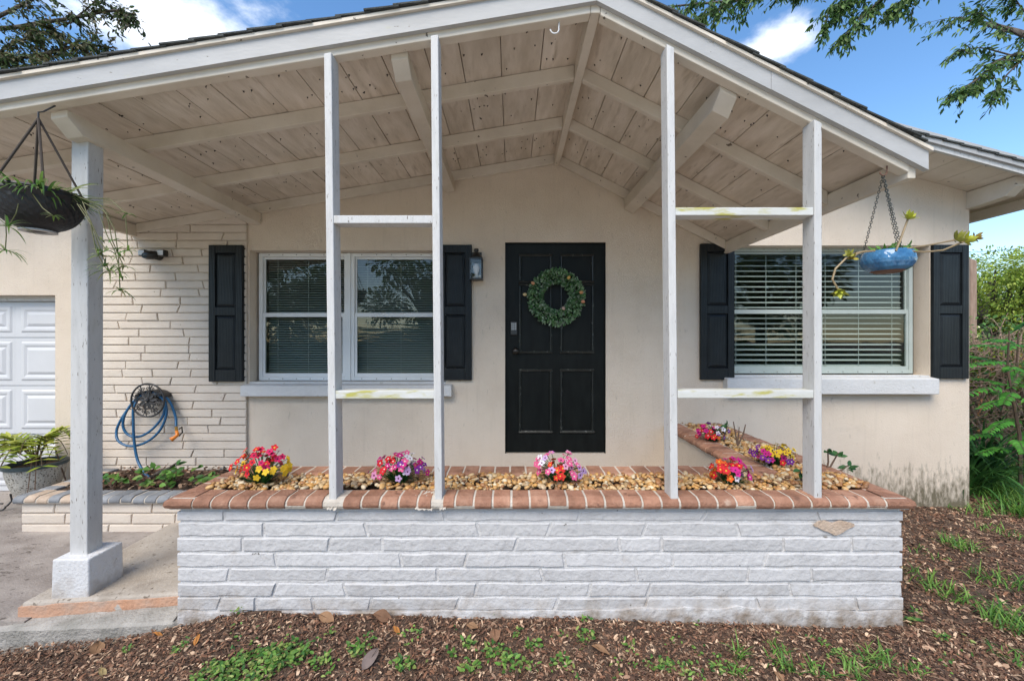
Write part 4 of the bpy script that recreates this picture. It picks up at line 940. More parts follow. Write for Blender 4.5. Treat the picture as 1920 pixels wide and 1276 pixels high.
def stick_plant(name, label, px, py, Y, stems, leaves, seed, cat='plant'):
    r = random.Random(seed); b = at(px, py, Y); t = empty(name, label, cat, loc=b); m = MB(); lf = MB()
    for sx, sy, bend in stems:
        e = at(sx, sy, Y)-b; pts = [Vector((0,0,0)), e*.5+Vector((bend,0,0)), e]; m.tube(pts, [.006,.005,.003], 6)
        for _ in range(leaves):
            d = Vector((r.gauss(0,1), r.gauss(-.3,.7), r.uniform(-.2,.8))); g = r.uniform(.7,1.3); lf.leaf(e+Vector((0,0,-r.random()*.03)), d, Vector((r.gauss(0,.4),-.6,.8)), r.uniform(.04,.06), .026, (.05*g,.14*g,.045*g))
    m.build('stem', M['twig'], t)
    if leaves: lf.build('leaves', M['leaf'], t)
stick_plant('bare_twig_plant', 'short bare brown twigs between the flowers in the planter arm', 1383, 835, 2.95, [(1375,790,.0),(1398,795,.01),(1386,800,0)], 0, 1)
stick_plant('sapling', 'thin green sapling with drooping leaves right of the rightmost post', 1548, 890, 2.55, [(1552,842,.01),(1572,848,0),(1590,872,.03)], 5, 2)
stick_plant('leafy_sprig', 'small dark green sprig beside the back flower bunch', 1360, 815, 3.2, [(1362,792,0),(1352,800,0)], 6, 3)
stick_plant('broad_leaf_sprout', 'bright green sprout against the foot of the rightmost post', 1503, 905, 2.3, [(1500,880,0)], 4, 9)

# ================================================================== hanging baskets
def hanging_basket():
    Y = 2.05; X = wx(72, Y); zrim = wz(366, Y); t = empty('hanging_basket', 'black wicker bowl basket hanging by ropes from the porch roof corner', 'hanging basket', loc=(X, Y, zrim))
    Rr = .168; prof = [(Rr+.006,.0),(Rr+.01,-.014)]+[(Rr*math.cos(R(a))**.8, -.012-.165*math.sin(R(a))) for a in range(8, 72, 6)]+[(.06,-.178),(.0,-.175)]
    seg = 96; m = MB(); mm = len(prof); v = []
    for k in range(seg):
        a = 2*math.pi*k/seg
        for i, (r_, z_) in enumerate(prof):
            w_ = 1+.010*(1 if (k//2+i) % 2 else -1)*(1 if 1 < i < mm-2 else 0); v.append((X+r_*w_*math.cos(a), Y+r_*w_*math.sin(a), zrim+z_))
    m.add(v, [(k*mm+i, k*mm+i+1, ((k+1) % seg)*mm+i+1, ((k+1) % seg)*mm+i) for k in range(seg) for i in range(mm-1)])
    hp(m, 'bowl', M['wicker'], t)
    hp(MB().lathe([(.066,-.176),(.068,-.183),(.04,-.185),(.038,-.178)], (X,Y,zrim), 24), 'base_ring', plain('worn_white_base', (.45,.44,.42), .6), t)
    hp(MB().tube([(X+Rr*math.cos(i*.2618), Y+Rr*math.sin(i*.2618), zrim+.002) for i in range(25)], .011, 6, cap=False), 'rim', M['wicker'], t)
    hp(MB().lathe([(.0,-.02),(Rr-.01,-.03)], (X,Y,zrim), 24), 'potting_soil', M['soil'], t)
    top = Vector((X, Y, wz(222, Y))); k = 0
    for a in (35, 145, 215, 325): hp(MB().tube([top, Vector((X+Rr*.96*math.cos(R(a)), Y+Rr*.96*math.sin(R(a)), zrim))], .0055, 6), 'rope', M['rope'], t)
    hp(MB().tube([top, top+Vector((0,0,.03)), Vector((X-.01, Y+.03, top.z+.05)), Vector((X, Y+.075, zr(X)-.012))], .004, 6), 'hook', M['iron'], t)
    # spider plant
    r = random.Random(4); sp = empty('spider_plant', 'spider plant with dangling plantlets in the black basket', 'plant', loc=(X, Y, zrim)); lf = MB()
    def col(): 
        g = r.uniform(.7,1.35); return r.choice([(.13*g,.22*g,.05*g),(.08*g,.17*g,.04*g),(.30*g,.34*g,.16*g)])
    for _ in range(190):
        a = r.uniform(0, 6.283); q = r.uniform(.05, .16); d = Vector((math.cos(a), math.sin(a), r.uniform(.2, 1.1))); lf.blade(Vector((X+q*math.cos(a), Y+q*math.sin(a), zrim-.02)), d, None, r.uniform(.10,.26), .011, r.uniform(1.0, 2.2), col(), 7)
    hp(lf, 'leaves', M['leaf'], sp)
    def plantlet(p, n, l_, mb):
        for _ in range(n): mb.blade(p, Vector((r.gauss(0,1), r.gauss(-.2,1), r.uniform(-.2,.9))), None, l_*r.uniform(.6,1.2), .008, 1.3, col(), 5)
    for st, pts, n, l_ in [((150,370), [(190,385),(215,430),(222,480),(225,545)], 9, .09), ((155,378), [(178,440),(192,480),(205,508)], 16, .10), ((145,382), [(170,420),(180,470),(196,500)], 12, .07), ((160,372), [(205,372),(235,400),(240,470)], 12, .08), ((158,380), [(185,395),(200,440),(215,470),(228,520)], 9, .06), ((150,384), [(168,410),(186,450),(200,470)], 9, .06),
                           ((165,375), [(200,400),(210,450),(232,500)], 10, .07), ((40,360), [(30,400),(15,425)], 14, .13), ((60,362), [(80,390),(100,405)], 9, .05), ((10,400), [(12,440),(10,470)], 12, .12)]:
        m = MB(); P = [at(*st, Y-.12)]+[at(a, b, Y-.15) for a, b in pts]; m.tube(P, .0022, 5, (.2,.2,.09)); plantlet(P[-1], n, l_, m)
        if len(P) > 3: plantlet(P[-2]+Vector((.01,0,0)), n//2, l_*.7, m)
        hp(m, 'runner', M['leaf'], sp)
hanging_basket()
def blue_pot():
    Y = 2.20; X = wx(1664, Y); zrim = wz(473, Y); t = empty('hanging_pot', 'glazed blue hanging pot on chains at the right eave', 'hanging pot', loc=(X, Y, zrim))
    Rr = .110; seg = 72; prof = [(Rr-.022,-.02),(Rr-.022,0),(Rr-.012,.004),(Rr-.004,-.004),(Rr,-.02),(Rr+.004,-.045),(Rr+.001,-.062),(Rr-.014,-.086),(Rr-.035,-.100)]
    m = MB(); m.lathe(prof, (0,0,0), seg); v2 = []
    # embossed diamonds as real relief
    pr = []; steps = 40
    full = []
    for i in range(steps+1):
        u = i/steps*(len(prof)-1); k = min(int(u), len(prof)-2); f_ = u-k; full.append((prof[k][0]*(1-f_)+prof[k+1][0]*f_, prof[k][1]*(1-f_)+prof[k+1][1]*f_))
    m = MB(); seg = 144; mm = len(full); v = []
    for k in range(seg):
        a = 2*math.pi*k/seg
        for r_, z_ in full:
            e = 0
            if -.10 < z_ < -.015:
                s_ = math.cos(18*a+z_*110); q_ = math.cos(18*a-z_*110); e = -.0026*max(max(s_, 0)**10, max(q_, 0)**10)+.001
            v.append((X+(r_+e)*math.cos(a), Y+(r_+e)*math.sin(a), zrim+z_))
    m.add(v, [(k*mm+i, k*mm+i+1, ((k+1) % seg)*mm+i+1, ((k+1) % seg)*mm+i) for k in range(seg) for i in range(mm-1)]); hp(m, 'bowl', M['blue_glaze'], t, smooth=True)
    hp(MB().lathe([(Rr-.036,-.100),(Rr-.05,-.104),(Rr-.052,-.108),(0,-.108)], (X,Y,zrim), 36), 'foot', M['clay'], t)
    hp(MB().lathe([(0,-.012),(Rr-.021,-.018)], (X,Y,zrim), 24), 'potting_soil', M['soil'], t)
    hk = at(1663, 322, 2.128); top = Vector((hk.x-.018, 2.13, zr(hk.x)-.060))
    for a in (20, 140, 260):
        m = MB(); e = Vector((X+(Rr-.01)*math.cos(R(a)), Y+(Rr-.01)*math.sin(R(a)), zrim)); L_ = (e-top).length; n = int(L_/.0125); ax = (e-top).normalized(); u = ax.orthogonal().normalized(); q = ax.cross(u)
        for i in range(n):
            c = top+(e-top)*((i+.5)/n); s_ = u if i % 2 else q; m.tube([c+ax*.009*math.cos(b)+s_*.0055*math.sin(b) for b in [2*math.pi*j/6 for j in range(7)]], .0016, 4, cap=False)
        hp(m, 'chain', M['chain'], t)
    # rangy succulent
    s = empty('succulent', 'rangy succulent with yellow-green rosettes trailing from the blue pot', 'plant', loc=(X, Y, zrim)); r = random.Random(2)
    def rosette(p, d, n, l_, c, mb):
        d = d.normalized(); u = d.orthogonal().normalized(); q = d.cross(u)
        for i in range(n):
            a = i*2.4; e = .35+.65*i/n; dd = d*(1.1-e)+(u*math.cos(a)+q*math.sin(a))*e; g = r.uniform(.8,1.25); mb.leaf(p, dd, d, l_*r.uniform(.7,1.1), l_*.42, tuple(k*g for k in c), -.12)
    YG, GR = (.40,.42,.05), (.12,.26,.04)
    for pts, d, n, l_, c, rad in [([(1640,470),(1610,473),(1580,487),(1563,508),(1560,528),(1572,542)], (0,-.3,-1), 15, .055, YG, .005), ([(1680,470),(1692,440),(1702,412)], (.2,-.4,1), 13, .05, YG, .005), ([(1700,470),(1740,473),(1775,468),(1808,452)], (1,-.3,.4), 14, .05, YG, .0045), ([(1700,466),(1750,458),(1790,450)], (1,-.4,.6), 12, .055, (.34,.34,.06), .0045), ([(1810,452),(1826,446)], (1,-.3,.3), 10, .042, (.32,.22,.05), .004), ([(1625,470),(1605,474),(1594,478)], (-.8,-.4,.5), 9, .04, (.36,.36,.08), .004), ([(1612,472),(1598,484)], (-.5,-.5,.2), 8, .035, (.36,.3,.06), .004)]:
        m = MB(); P = [at(a, b, Y-.1) for a, b in pts]; Q = [P[0]]+[((P[i-1]+P[i])/2).lerp(P[i], .6) for i in range(1, len(P))]+[P[-1]]; m.tube(Q, rad, 6, (.30,.22,.12)); rosette(P[-1], Vector(d), n, l_, c, m); hp(m, 'stem', M['leaf_thick'], s)
    m = MB()
    for _ in range(60):
        a = r.uniform(0, 6.283); q = r.uniform(.02, .09); g = r.uniform(.7,1.3); m.leaf(Vector((X+.03+q*math.cos(a), Y+q*math.sin(a), zrim-.01+r.uniform(0,.03))), Vector((r.gauss(0,1), r.gauss(-.2,1), r.uniform(.2,1.5))), Vector((0,-1,.5)), r.uniform(.025,.05), .016, (.13*g,.27*g,.05*g))
    hp(m, 'low_leaves', M['leaf'], s)
blue_pot()

# ================================================================== potted cycad on a stand by the garage
def cycad():
    Y = 3.68; X = wx(68, Y); r = random.Random(12)
    st = empty('plant_stand', 'low black scrolled iron plant stand by the garage', 'plant stand', loc=(X, Y, -.07)); zb = wz(931, Y)
    hp(MB().tube([(X+.12*math.cos(i*.2618), Y+.12*math.sin(i*.2618), zb-.012) for i in range(25)], .007, 6, cap=False), 'ring', M['iron'], st)
    for a in (200, 320, 80):
        d = Vector((math.cos(R(a)), math.sin(R(a)), 0)); pts = [Vector((X,Y,zb+.05))+d*.17, Vector((X,Y,zb-.012))+d*.16, Vector((X,Y,-.025))+d*.19]+[Vector((X,Y,-.03))+d*(.235+.035*math.cos(b))+Vector((0,0,-.030*math.sin(b)+.0)) for b in [R(180-i*30) for i in range(11)]]
        hp(MB().tube(pts, .007, 6), 'scroll_leg', M['iron'], st)
    p = empty('plant_pot', 'round speckled stone planter pot with dark rim on the iron stand', 'pot', loc=(X, Y, zb)); H = wz(866, Y)-zb
    prof = [(0,0),(.10,0),(.115,.012)]+[(.115+.075*math.sin(t*1.45)**.9, .012+(H-.045)*t) for t in [.12*i for i in range(1, 9)]]; rt = prof[-1][0]
    prof += [(rt+.002,H-.03)]
    m = MB(); m.lathe(prof, (X,Y,zb), 40); hp(m, 'bowl', M['pot_speck'], p, smooth=True)
    hp(MB().lathe([(rt,H-.032),(rt+.016,H-.026),(rt+.016,H),(rt-.01,H+.004),(rt-.014,H-.04)], (X,Y,zb), 40), 'rim', plain('slate_rim', (.05,.075,.085), .5), p)
    hp(MB().lathe([(0,H-.03),(rt-.012,H-.035)], (X,Y,zb), 24), 'potting_soil', M['soil'], p)
    c = empty('cycad_plant', 'cardboard palm with stiff yellow-green leaflets in the speckled pot', 'plant', loc=(X, Y, zb+H)); z0 = zb+H-.03
    for tip, lift, nl in [((-.42,-.12,.02),.16,11), ((-.30,-.25,.02),.18,11), ((-.2,.15,.12),.15,9), ((.05,-.30,.08),.2,11), ((.22,-.1,.14),.22,11), ((.24,.12,.2),.2,10), ((.1,.2,.2),.18,9), ((-.35,.1,.08),.18,10), ((.3,-.22,.06),.2,10), ((-.12,-.28,.1),.2,10), ((-.4,.0,.1),.22,11), ((.15,-.25,.16),.2,10), ((-.25,-.2,.16),.2,11), ((.28,.0,.1),.22,11)]:
        m = MB(); a, e = Vector((X,Y,z0)), Vector((X,Y,z0))+Vector(tip); P = []
        for i in range(13):
            u = i/12; P.append(a.lerp(e, u)+Vector((0,0,lift*4*u*(1-u)*.9)))
        m.tube(P, [.006-.0035*i/12 for i in range(13)], 5, (.14,.10,.05))
        for i in range(nl*2):
            u = .25+.75*(i//2)/(nl-1); k = min(int(u*12), 11); q = P[k].lerp(P[k+1], u*12-k); tn = (P[k+1]-P[k]).normalized(); sd_ = tn.cross(Vector((0,0,1))).normalized()*(1 if i % 2 else -1)
            g = r.uniform(.75,1.3); cc = r.choice([(.26,.31,.035),(.19,.26,.03),(.33,.35,.06)]); m.leaf(q, sd_+tn*.55+Vector((0,0,.35+r.uniform(-.1,.2))), Vector((0,-.2,1)), r.uniform(.09,.125), .034, tuple(x_*g for x_ in cc), .08)
        hp(m, 'frond', M['leaf_thick'], c)
    m = MB()
    for k in range(7):
        a = r.uniform(0, 6.283); e = Vector((math.cos(a)*.2, math.sin(a)*.2-.08, -.2)); m.tube([(X+.05*math.cos(a),Y+.05*math.sin(a),z0), (X+.15*math.cos(a),Y+.15*math.sin(a)-.05,z0+.16), Vector((X,Y,z0))+e*1.35+Vector((0,0,.1)), Vector((X,Y,z0))+e*1.45-Vector((0,0,.12))], .0035, 5)
    hp(m, 'dry_stalks', M['twig'], c)
cycad()

# ================================================================== mulch, weeds, fallen leaves
r6 = random.Random(31)
def chip(mb, x, y, z, l_, w_, col):
    a = r6.uniform(0, 6.283); p = r6.gauss(0, .35); q = r6.gauss(0, .35); d = Vector((math.cos(a)*math.cos(p), math.sin(a)*math.cos(p), math.sin(p))); u = Vector((-math.sin(a), math.cos(a), q)).normalized(); n = d.cross(u)
    c = Vector((x,y,z)); b = r6.uniform(0, .25)*l_
    v = [c-d*l_/2-u*w_*.3, c-d*l_/2+u*w_*.35, c+u*w_/2+n*b, c-u*w_/2+n*b, c+d*l_/2+u*w_*.25, c+d*l_/2-u*w_*.4]
    mb.add(v, [(0,3,2,1),(3,5,4,2)], col)
ccols = [(.10,.055,.034), (.06,.033,.021), (.12,.066,.04), (.15,.09,.058), (.035,.02,.014), (.09,.045,.028), (.08,.044,.028), (.13,.063,.036), (.05,.028,.018), (.20,.13,.085), (.30,.21,.14)]
mu = MB()
def mulch(n, x0, x1, y0, y1, smax):
    for _ in range(n):
        x, y = r6.uniform(x0, x1), r6.uniform(y0, y1)
        if PX0-.03 < x < PX1+.02 and y > PY-.02: continue
        if x < -1.5 and y > 2.165-.1*(x+2.8)/1.3: continue
        if x > 1.9 and y > W-.02 and x < HC+.02: continue
        c = r6.choice(ccols); g = r6.uniform(.9, 2.5); l_ = r6.uniform(.006, smax)*r6.uniform(.5, 1); chip(mu, x, y, gz(x,y)+r6.uniform(-.006,.010), l_, l_*r6.uniform(.12,.5), tuple(k*g for k in c))
mulch(62000, -2.9, 2.6, 1.45, 2.12, .036); mulch(48000, 1.9, 5.0, 1.5, 4.2, .046); mulch(3500, 4.3, 7, 3.5, 6, .05)
tag(mu.build('mulch', M['chips']), 'brown bark mulch covering the bed around the planter', 'mulch', kind='stuff')
wd = MB(); gcols = [(.09,.21,.035), (.14,.29,.05), (.06,.16,.035), (.20,.33,.07), (.29,.36,.10)]
def weed(p, rad, n, sz=.03):
    for _ in range(n):
        a = r6.uniform(0, 6.283); q = rad*math.sqrt(r6.random()); b = p+Vector((q*math.cos(a), q*math.sin(a)*.8, 0)); b.z = gz(b.x, b.y)+r6.uniform(.0, .03); c = r6.choice(gcols); g = r6.uniform(.7,1.25)
        e = r6.uniform(0, 6.283); wd.leaf(b, Vector((math.cos(e), math.sin(e), r6.uniform(-.1,.9))), Vector((r6.gauss(0,.4), -.5, 1)), sz*r6.uniform(.5,1.3), sz*r6.uniform(.35,.6), tuple(k*g for k in c))
def grass(p, rad, n, h_, mb, thick=.006):
    for _ in range(n):
        a = r6.uniform(0, 6.283); q = rad*math.sqrt(r6.random()); b = p+Vector((q*math.cos(a), q*math.sin(a), 0)); b.z = gz(b.x, b.y)-.003; e = r6.uniform(0, 6.283); c = r6.choice(gcols[:4]); g = r6.uniform(.8,1.4)
        mb.blade(b, Vector((math.cos(e)*r6.uniform(.2,1.2), math.sin(e)*r6.uniform(.2,1.2), 1)), None, h_*r6.uniform(.5,1.2), thick, r6.uniform(.6,1.8), tuple(k*g for k in c), 4)
for px, py, rad, n, sz in [(470,1255,.13,240,.034), (540,1230,.09,150,.034), (400,1268,.09,110,.03), (600,1245,.05,45,.03), (338,1217,.04,34,.024), (240,1222,.025,16,.022), (670,1225,.05,30,.035), (755,1250,.05,26,.04), (690,1200,.03,12,.03), (880,1210,.035,16,.036), (930,1225,.06,40,.034), (960,1250,.06,36,.036), (1000,1215,.04,24,.03), (970,1195,.025,12,.03), (1050,1245,.05,26,.03), (1095,1195,.05,26,.032), (1240,1250,.05,40,.026), (1180,1215,.03,10,.03), (825,1148,.025,22,.02), (930,1150,.03,26,.02), (985,1150,.025,20,.022), (1100,1165,.02,8,.03), (1240,1150,.012,8,.03), (445,1150,.025,16,.02), (1540,1210,.03,14,.026), (1570,1230,.035,22,.024), (1660,1225,.02,8,.028), (1765,1200,.025,18,.028), (1350,1252,.05,34,.026), (1295,1265,.06,40,.026), (880,1258,.04,18,.04), (620,1190,.02,10,.025), (1720,1150,.025,10,.035), (1705,1165,.03,12,.04), (780,1195,.02,8,.03), (845,1230,.02,7,.04)]: weed(G(px, py), rad, int(n*1.2), sz*.74)
for _ in range(90):
    px = r6.uniform(380, 1900); py = r6.uniform(1175, 1274); weed(G(px, py), .03, r6.randint(1, 5), .02)
tag(wd.build('weeds', M['leaf']), 'low green weeds sprouting through the mulch in front', 'weeds', kind='stuff')
gr = MB()
for px, py, rad, n, h_ in [(1800,1025,.10,90,.10), (1780,1115,.12,80,.10), (1730,1085,.12,50,.07), (1870,1090,.14,80,.10), (1905,1175,.12,130,.14), (1880,1000,.15,60,.08), (1640,1240,.06,50,.09), (1600,1262,.05,40,.07), (1470,1245,.06,40,.08), (1380,1230,.03,18,.1), (1460,1215,.05,24,.05), (1540,1262,.05,40,.06), (1740,1040,.12,26,.05), (1910,1240,.08,40,.08), (1820,960,.15,60,.1), (1235,1150,.01,6,.05), (1390,1268,.05,30,.05), (1710,1262,.05,24,.05)]: grass(G(px, py), rad, n, h_, gr)
for _ in range(60):
    p = Vector((r6.uniform(4.55, 6.6), r6.uniform(3.6, 5.2), 0)); grass(p, .18, 60, .2, gr, .009)
tag(gr.build('grass', M['leaf']), 'tufts of green grass growing in the mulch and at the house corner', 'grass', kind='stuff')
def dead_leaf(px, py, l_, w_, ang, col, label, lift=.012):
    p = G(px, py); m = MB(); n = 8; v = []
    for i in range(n+1):
        t = i/n; hw = w_*math.sin(math.pi*min(1, t*.97+.02))**.75*(1-.25*t)/2; cup = .16*w_; zc = .12*l_*math.sin(t*3.0)
        v += [(-hw, (t-.5)*l_, zc+cup*(1+.3*math.sin(t*9))), (0, (t-.5)*l_, zc), (hw, (t-.5)*l_, zc+cup*(1-.3*math.sin(t*8)))]
    m.add(v, [(i*3+k, i*3+k+1, i*3+k+4, i*3+k+3) for i in range(n) for k in range(2)], col); m.tube([(0,-.5*l_-.025,.004),(0,-.5*l_,0),(0,.45*l_,.02)], .0012, 4, tuple(k*.6 for k in col))
    o = m.build('dead_leaf', M['dry'], smooth=True); o.location = p+Vector((0,0,lift)); o.rotation_euler = (r6.gauss(.25,.15), r6.gauss(0,.2), R(ang)); tag(o, label, 'leaf', 'fallen leaves on the mulch')
TN, OR, BR = (.30,.17,.09), (.48,.20,.05), (.24,.13,.075)
for a in [(180,1222,.075,.065,40,TN,'curled tan dead leaf on the mulch at the far left'), (612,1163,.085,.055,70,TN,'tan dead leaf at the foot of the planter, left of its middle'), (715,1163,.10,.07,95,BR,'broad brown dead leaf against the planter foot'), (928,1197,.07,.055,10,BR,'upright brown dead leaf in the middle of the mulch strip'), (885,1180,.06,.04,80,TN,'small tan dead leaf close below the planter'), (1125,1225,.085,.04,70,TN,'long tan dead leaf in the weeds right of the middle'), (695,1243,.10,.06,-20,(.22,.17,.15),'grey-brown dead leaf in the weeds at the bottom'), (296,1196,.07,.02,80,OR,'narrow orange leaf lying by the kerb'), (370,1204,.05,.025,10,OR,'small orange leaf just right of the kerb'), (1712,1103,.055,.03,85,TN,'tan dead leaf on the mulch beside the right end of the planter'), (190,1268,.07,.03,60,(.42,.32,.15),'yellowish dead leaf at the bottom left edge'), (742,1187,.05,.03,60,OR,'tiny orange leaf among the weeds below the planter'), (1460,1275,.05,.03,30,TN,'small tan leaf at the bottom edge right of the middle')]: dead_leaf(*a)

# plants and litter in the low planter
def vine(px, py, Y, n, seed, label):
    r = random.Random(seed); b = at(px, py, Y); b.z = LT-.02; t = empty('vine_plant', label, 'plant', 'leafy vines in the low planter', loc=b); m = MB(); st = MB()
    for _ in range(n):
        e = Vector((r.gauss(0,.09), r.gauss(0,.06), r.uniform(.02,.16))); st.tube([(0,0,0), e*.6, e], .002, 4)
        for k in range(3): 
            g = r.uniform(.75,1.35); c = r.choice(gcols[:4]); m.leaf(e, Vector((r.gauss(0,1), r.gauss(-.3,.8), r.uniform(-.3,.6))), Vector((r.gauss(0,.3),-.7,.8)), r.uniform(.05,.08), .04, tuple(x_*g for x_ in c))
    st.build('stems', M['twig'], t); m.build('leaves', M['leaf'], t)
vine(330, 900, 3.5, 16, 1, 'leafy green vine right of the hose end in the low planter')
vine(285, 905, 3.5, 10, 2, 'leafy green sprout around the end of the blue hose')
vine(403, 888, 3.45, 3, 3, 'single sprig next to the left end of the terracotta cap')
vine(213, 915, 3.4, 4, 4, 'pale green weed close to the white pillar in the low planter')
lit = MB()
for _ in range(900):
    x, y = r6.uniform(LX0+.15, LX1-.1), r6.uniform(LY+.14, W-.06); g = r6.uniform(.8, 1.8); c = r6.choice(ccols); l_ = r6.uniform(.02,.07); chip(lit, x, y, LT-.012+r6.uniform(0,.035), l_, l_*.4, tuple(k*g for k in c))
tag(lit.build('leaf_litter', M['chips']), 'dry leaf litter lying in the low grey-capped planter', 'leaf litter', kind='stuff')
o = MB().tube([at(285,893,3.55), at(300,884,3.5), at(318,876,3.5), at(330,868,3.55)], [.016,.014,.010,.006], 8).build('stick', M['bark'], smooth=True); tag(o, 'short broken stick lying in the low planter', 'stick')

# ================================================================== trees
def branchy(mb, p, d, l_, rad, r, depth, tips, droop=.0, spread=.6):
    """grow a limb: tapered tube, forks; collects twig ends"""
    n = 5; pts = [Vector(p)]; dd = Vector(d).normalized()
    for i in range(n):
        dd = (dd+Vector((r.gauss(0,.13), r.gauss(0,.13), r.gauss(0,.10)-droop*.12))).normalized(); pts.append(pts[-1]+dd*l_/n)
    mb.tube(pts, [rad*(1-.55*i/n) for i in range(n+1)], 7 if rad > .03 else 4, cap=False)
    if depth == 0: tips.append((pts, dd)); return
    for i in range(2, n+1):
        if i < n and r.random() < .25: continue
        for _ in range(1 if i < n else 2):
            e = (dd+Vector((r.gauss(0,spread), r.gauss(0,spread), r.gauss(.0,spread*.7)))).normalized(); branchy(mb, pts[i], e, l_*r.uniform(.5,.72), rad*.45, r, depth-1, tips, droop, spread)
def leafcloud(mb, tips, n, ll, lw, cols, r, spread=.12):
    for pts, dd in tips:
        for _ in range(n):
            k = r.randint(1, len(pts)-1); p = pts[k]+Vector((r.gauss(0,spread), r.gauss(0,spread), r.gauss(-.02,spread))); d = (dd+Vector((r.gauss(0,.8), r.gauss(0,.8), r.gauss(-.35,.6)))); c = r.choice(cols); g = r.uniform(.65,1.35)
            mb.leaf(p, d, Vector((r.gauss(0,.6), r.gauss(-.3,.6), 1)), ll*r.uniform(.7,1.25), lw, tuple(x_*g for x_ in c))
def tree(name, label, base, trunk_h, trunk_r, limbs, cols, seed, ll=.085, lw=.034, n=26, depth=2, droop=.3, spread=.6, group=None, sp=.12):
    r = random.Random(seed); t = empty(name, label, 'tree', group, loc=base); tr = MB(); lf = MB(); b = Vector((0,0,-.1)); top = Vector((r.gauss(0,.1), r.gauss(0,.1), trunk_h))
    tr.tube([b, b.lerp(top,.08), b.lerp(top,.5)+Vector((r.gauss(0,.06),0,0)), top], [trunk_r*1.35, trunk_r*1.05, trunk_r*.9, trunk_r*.7], 12, cap=False); tips = []
    for off, d, l_, rad in limbs: branchy(tr, b.lerp(top, off), Vector(d), l_, rad, r, depth, tips, droop, spread)
    leafcloud(lf, tips, n, ll, lw, cols, r, sp)
    tr.build('trunk', M['bark'], t, smooth=True); lf.build('crown', M['leaf'], t); return t
OAK = [(.06,.125,.03), (.09,.18,.045), (.04,.09,.025), (.13,.22,.06), (.17,.26,.08)]
DRYOAK = [(.07,.11,.035), (.12,.16,.06), (.10,.085,.045), (.17,.15,.08), (.05,.08,.03)]
GX = gz(6, 5)
def cat(P, k=5):
    P = [Vector(p) for p in P]; Q = [P[0]]+P+[P[-1]]; o_ = []
    for i in range(1, len(Q)-2):
        for j in range(k):
            u = j/k; a, b, c, d = Q[i-1:i+3]; o_.append(.5*((2*b)+(c-a)*u+(2*a-5*b+4*c-d)*u*u+(3*b-a-3*c+d)*u**3))
    return o_+[P[-1]]
def limb_tree(name, label, base, top, trunk_r, limbs, cols, seed, ll, lw):
    """limbs: (points in metres, radius, twigs per metre, twig length, leaves per twig, droop, share of the limb that is bare)"""
    r = random.Random(seed); t = empty(name, label, 'tree', None, loc=base); B = Vector(base); tr = MB(); lf = MB(); T = Vector(top)-B
    tr.tube(cat([(0,0,-.1), T*.35+Vector((.08,0,0)), T*.7, T]), [trunk_r*(1.25-.6*i/15) for i in range(16)], 12, cap=False)
    for pts, rad, dens, tl, nl, droop, bare in limbs:
        P = cat([Vector(p)-B for p in pts]); n = len(P); tr.tube(P, [rad*(1-.8*i/(n-1))+.003 for i in range(n)], 7, cap=False); L_ = sum((P[i+1]-P[i]).length for i in range(n-1))
        for _ in range(int(L_*dens)):
            u = bare+(1-bare)*r.random()**.85; f_ = u*(n-1); k = min(int(f_), n-2); p = P[k].lerp(P[k+1], f_-k); dd = (P[k+1]-P[k]).normalized()
            d = (dd*r.uniform(.2,.9)+Vector((r.gauss(0,.6), r.gauss(0,.6), r.gauss(-.1,.5)))).normalized(); q = [p]; l_ = tl*r.uniform(.4,1.15)
            for i in range(6): d = (d+Vector((r.gauss(0,.12), r.gauss(0,.12), -droop*.16+r.gauss(0,.08)))).normalized(); q.append(q[-1]+d*l_/6)
            tr.tube(q, [.006-.0008*i for i in range(7)], 4, cap=False)
            for _ in range(nl):
                g = r.uniform(.0, 6); k2 = min(int(g), 5); b = q[k2].lerp(q[k2+1], g-k2)+Vector((r.gauss(0,.02), r.gauss(0,.02), r.gauss(0,.02))); c = r.choice(cols); h_ = r.uniform(.65,1.35)
                lf.leaf(b, d+Vector((r.gauss(0,.8), r.gauss(0,.8), r.gauss(-.45,.5))), Vector((r.gauss(0,.7), r.gauss(-.4,.6), 1)), ll*r.uniform(.7,1.25), lw*r.uniform(.8,1.2), tuple(x_*h_ for x_ in c))
    tr.build('trunk', M['bark'], t, smooth=True); lf.build('crown', M['leaf'], t); return t
A = lambda Y, *pp_: [at(a, b, Y+i*.0) for i, (a, b) in enumerate(pp_)]
OV = 5.6
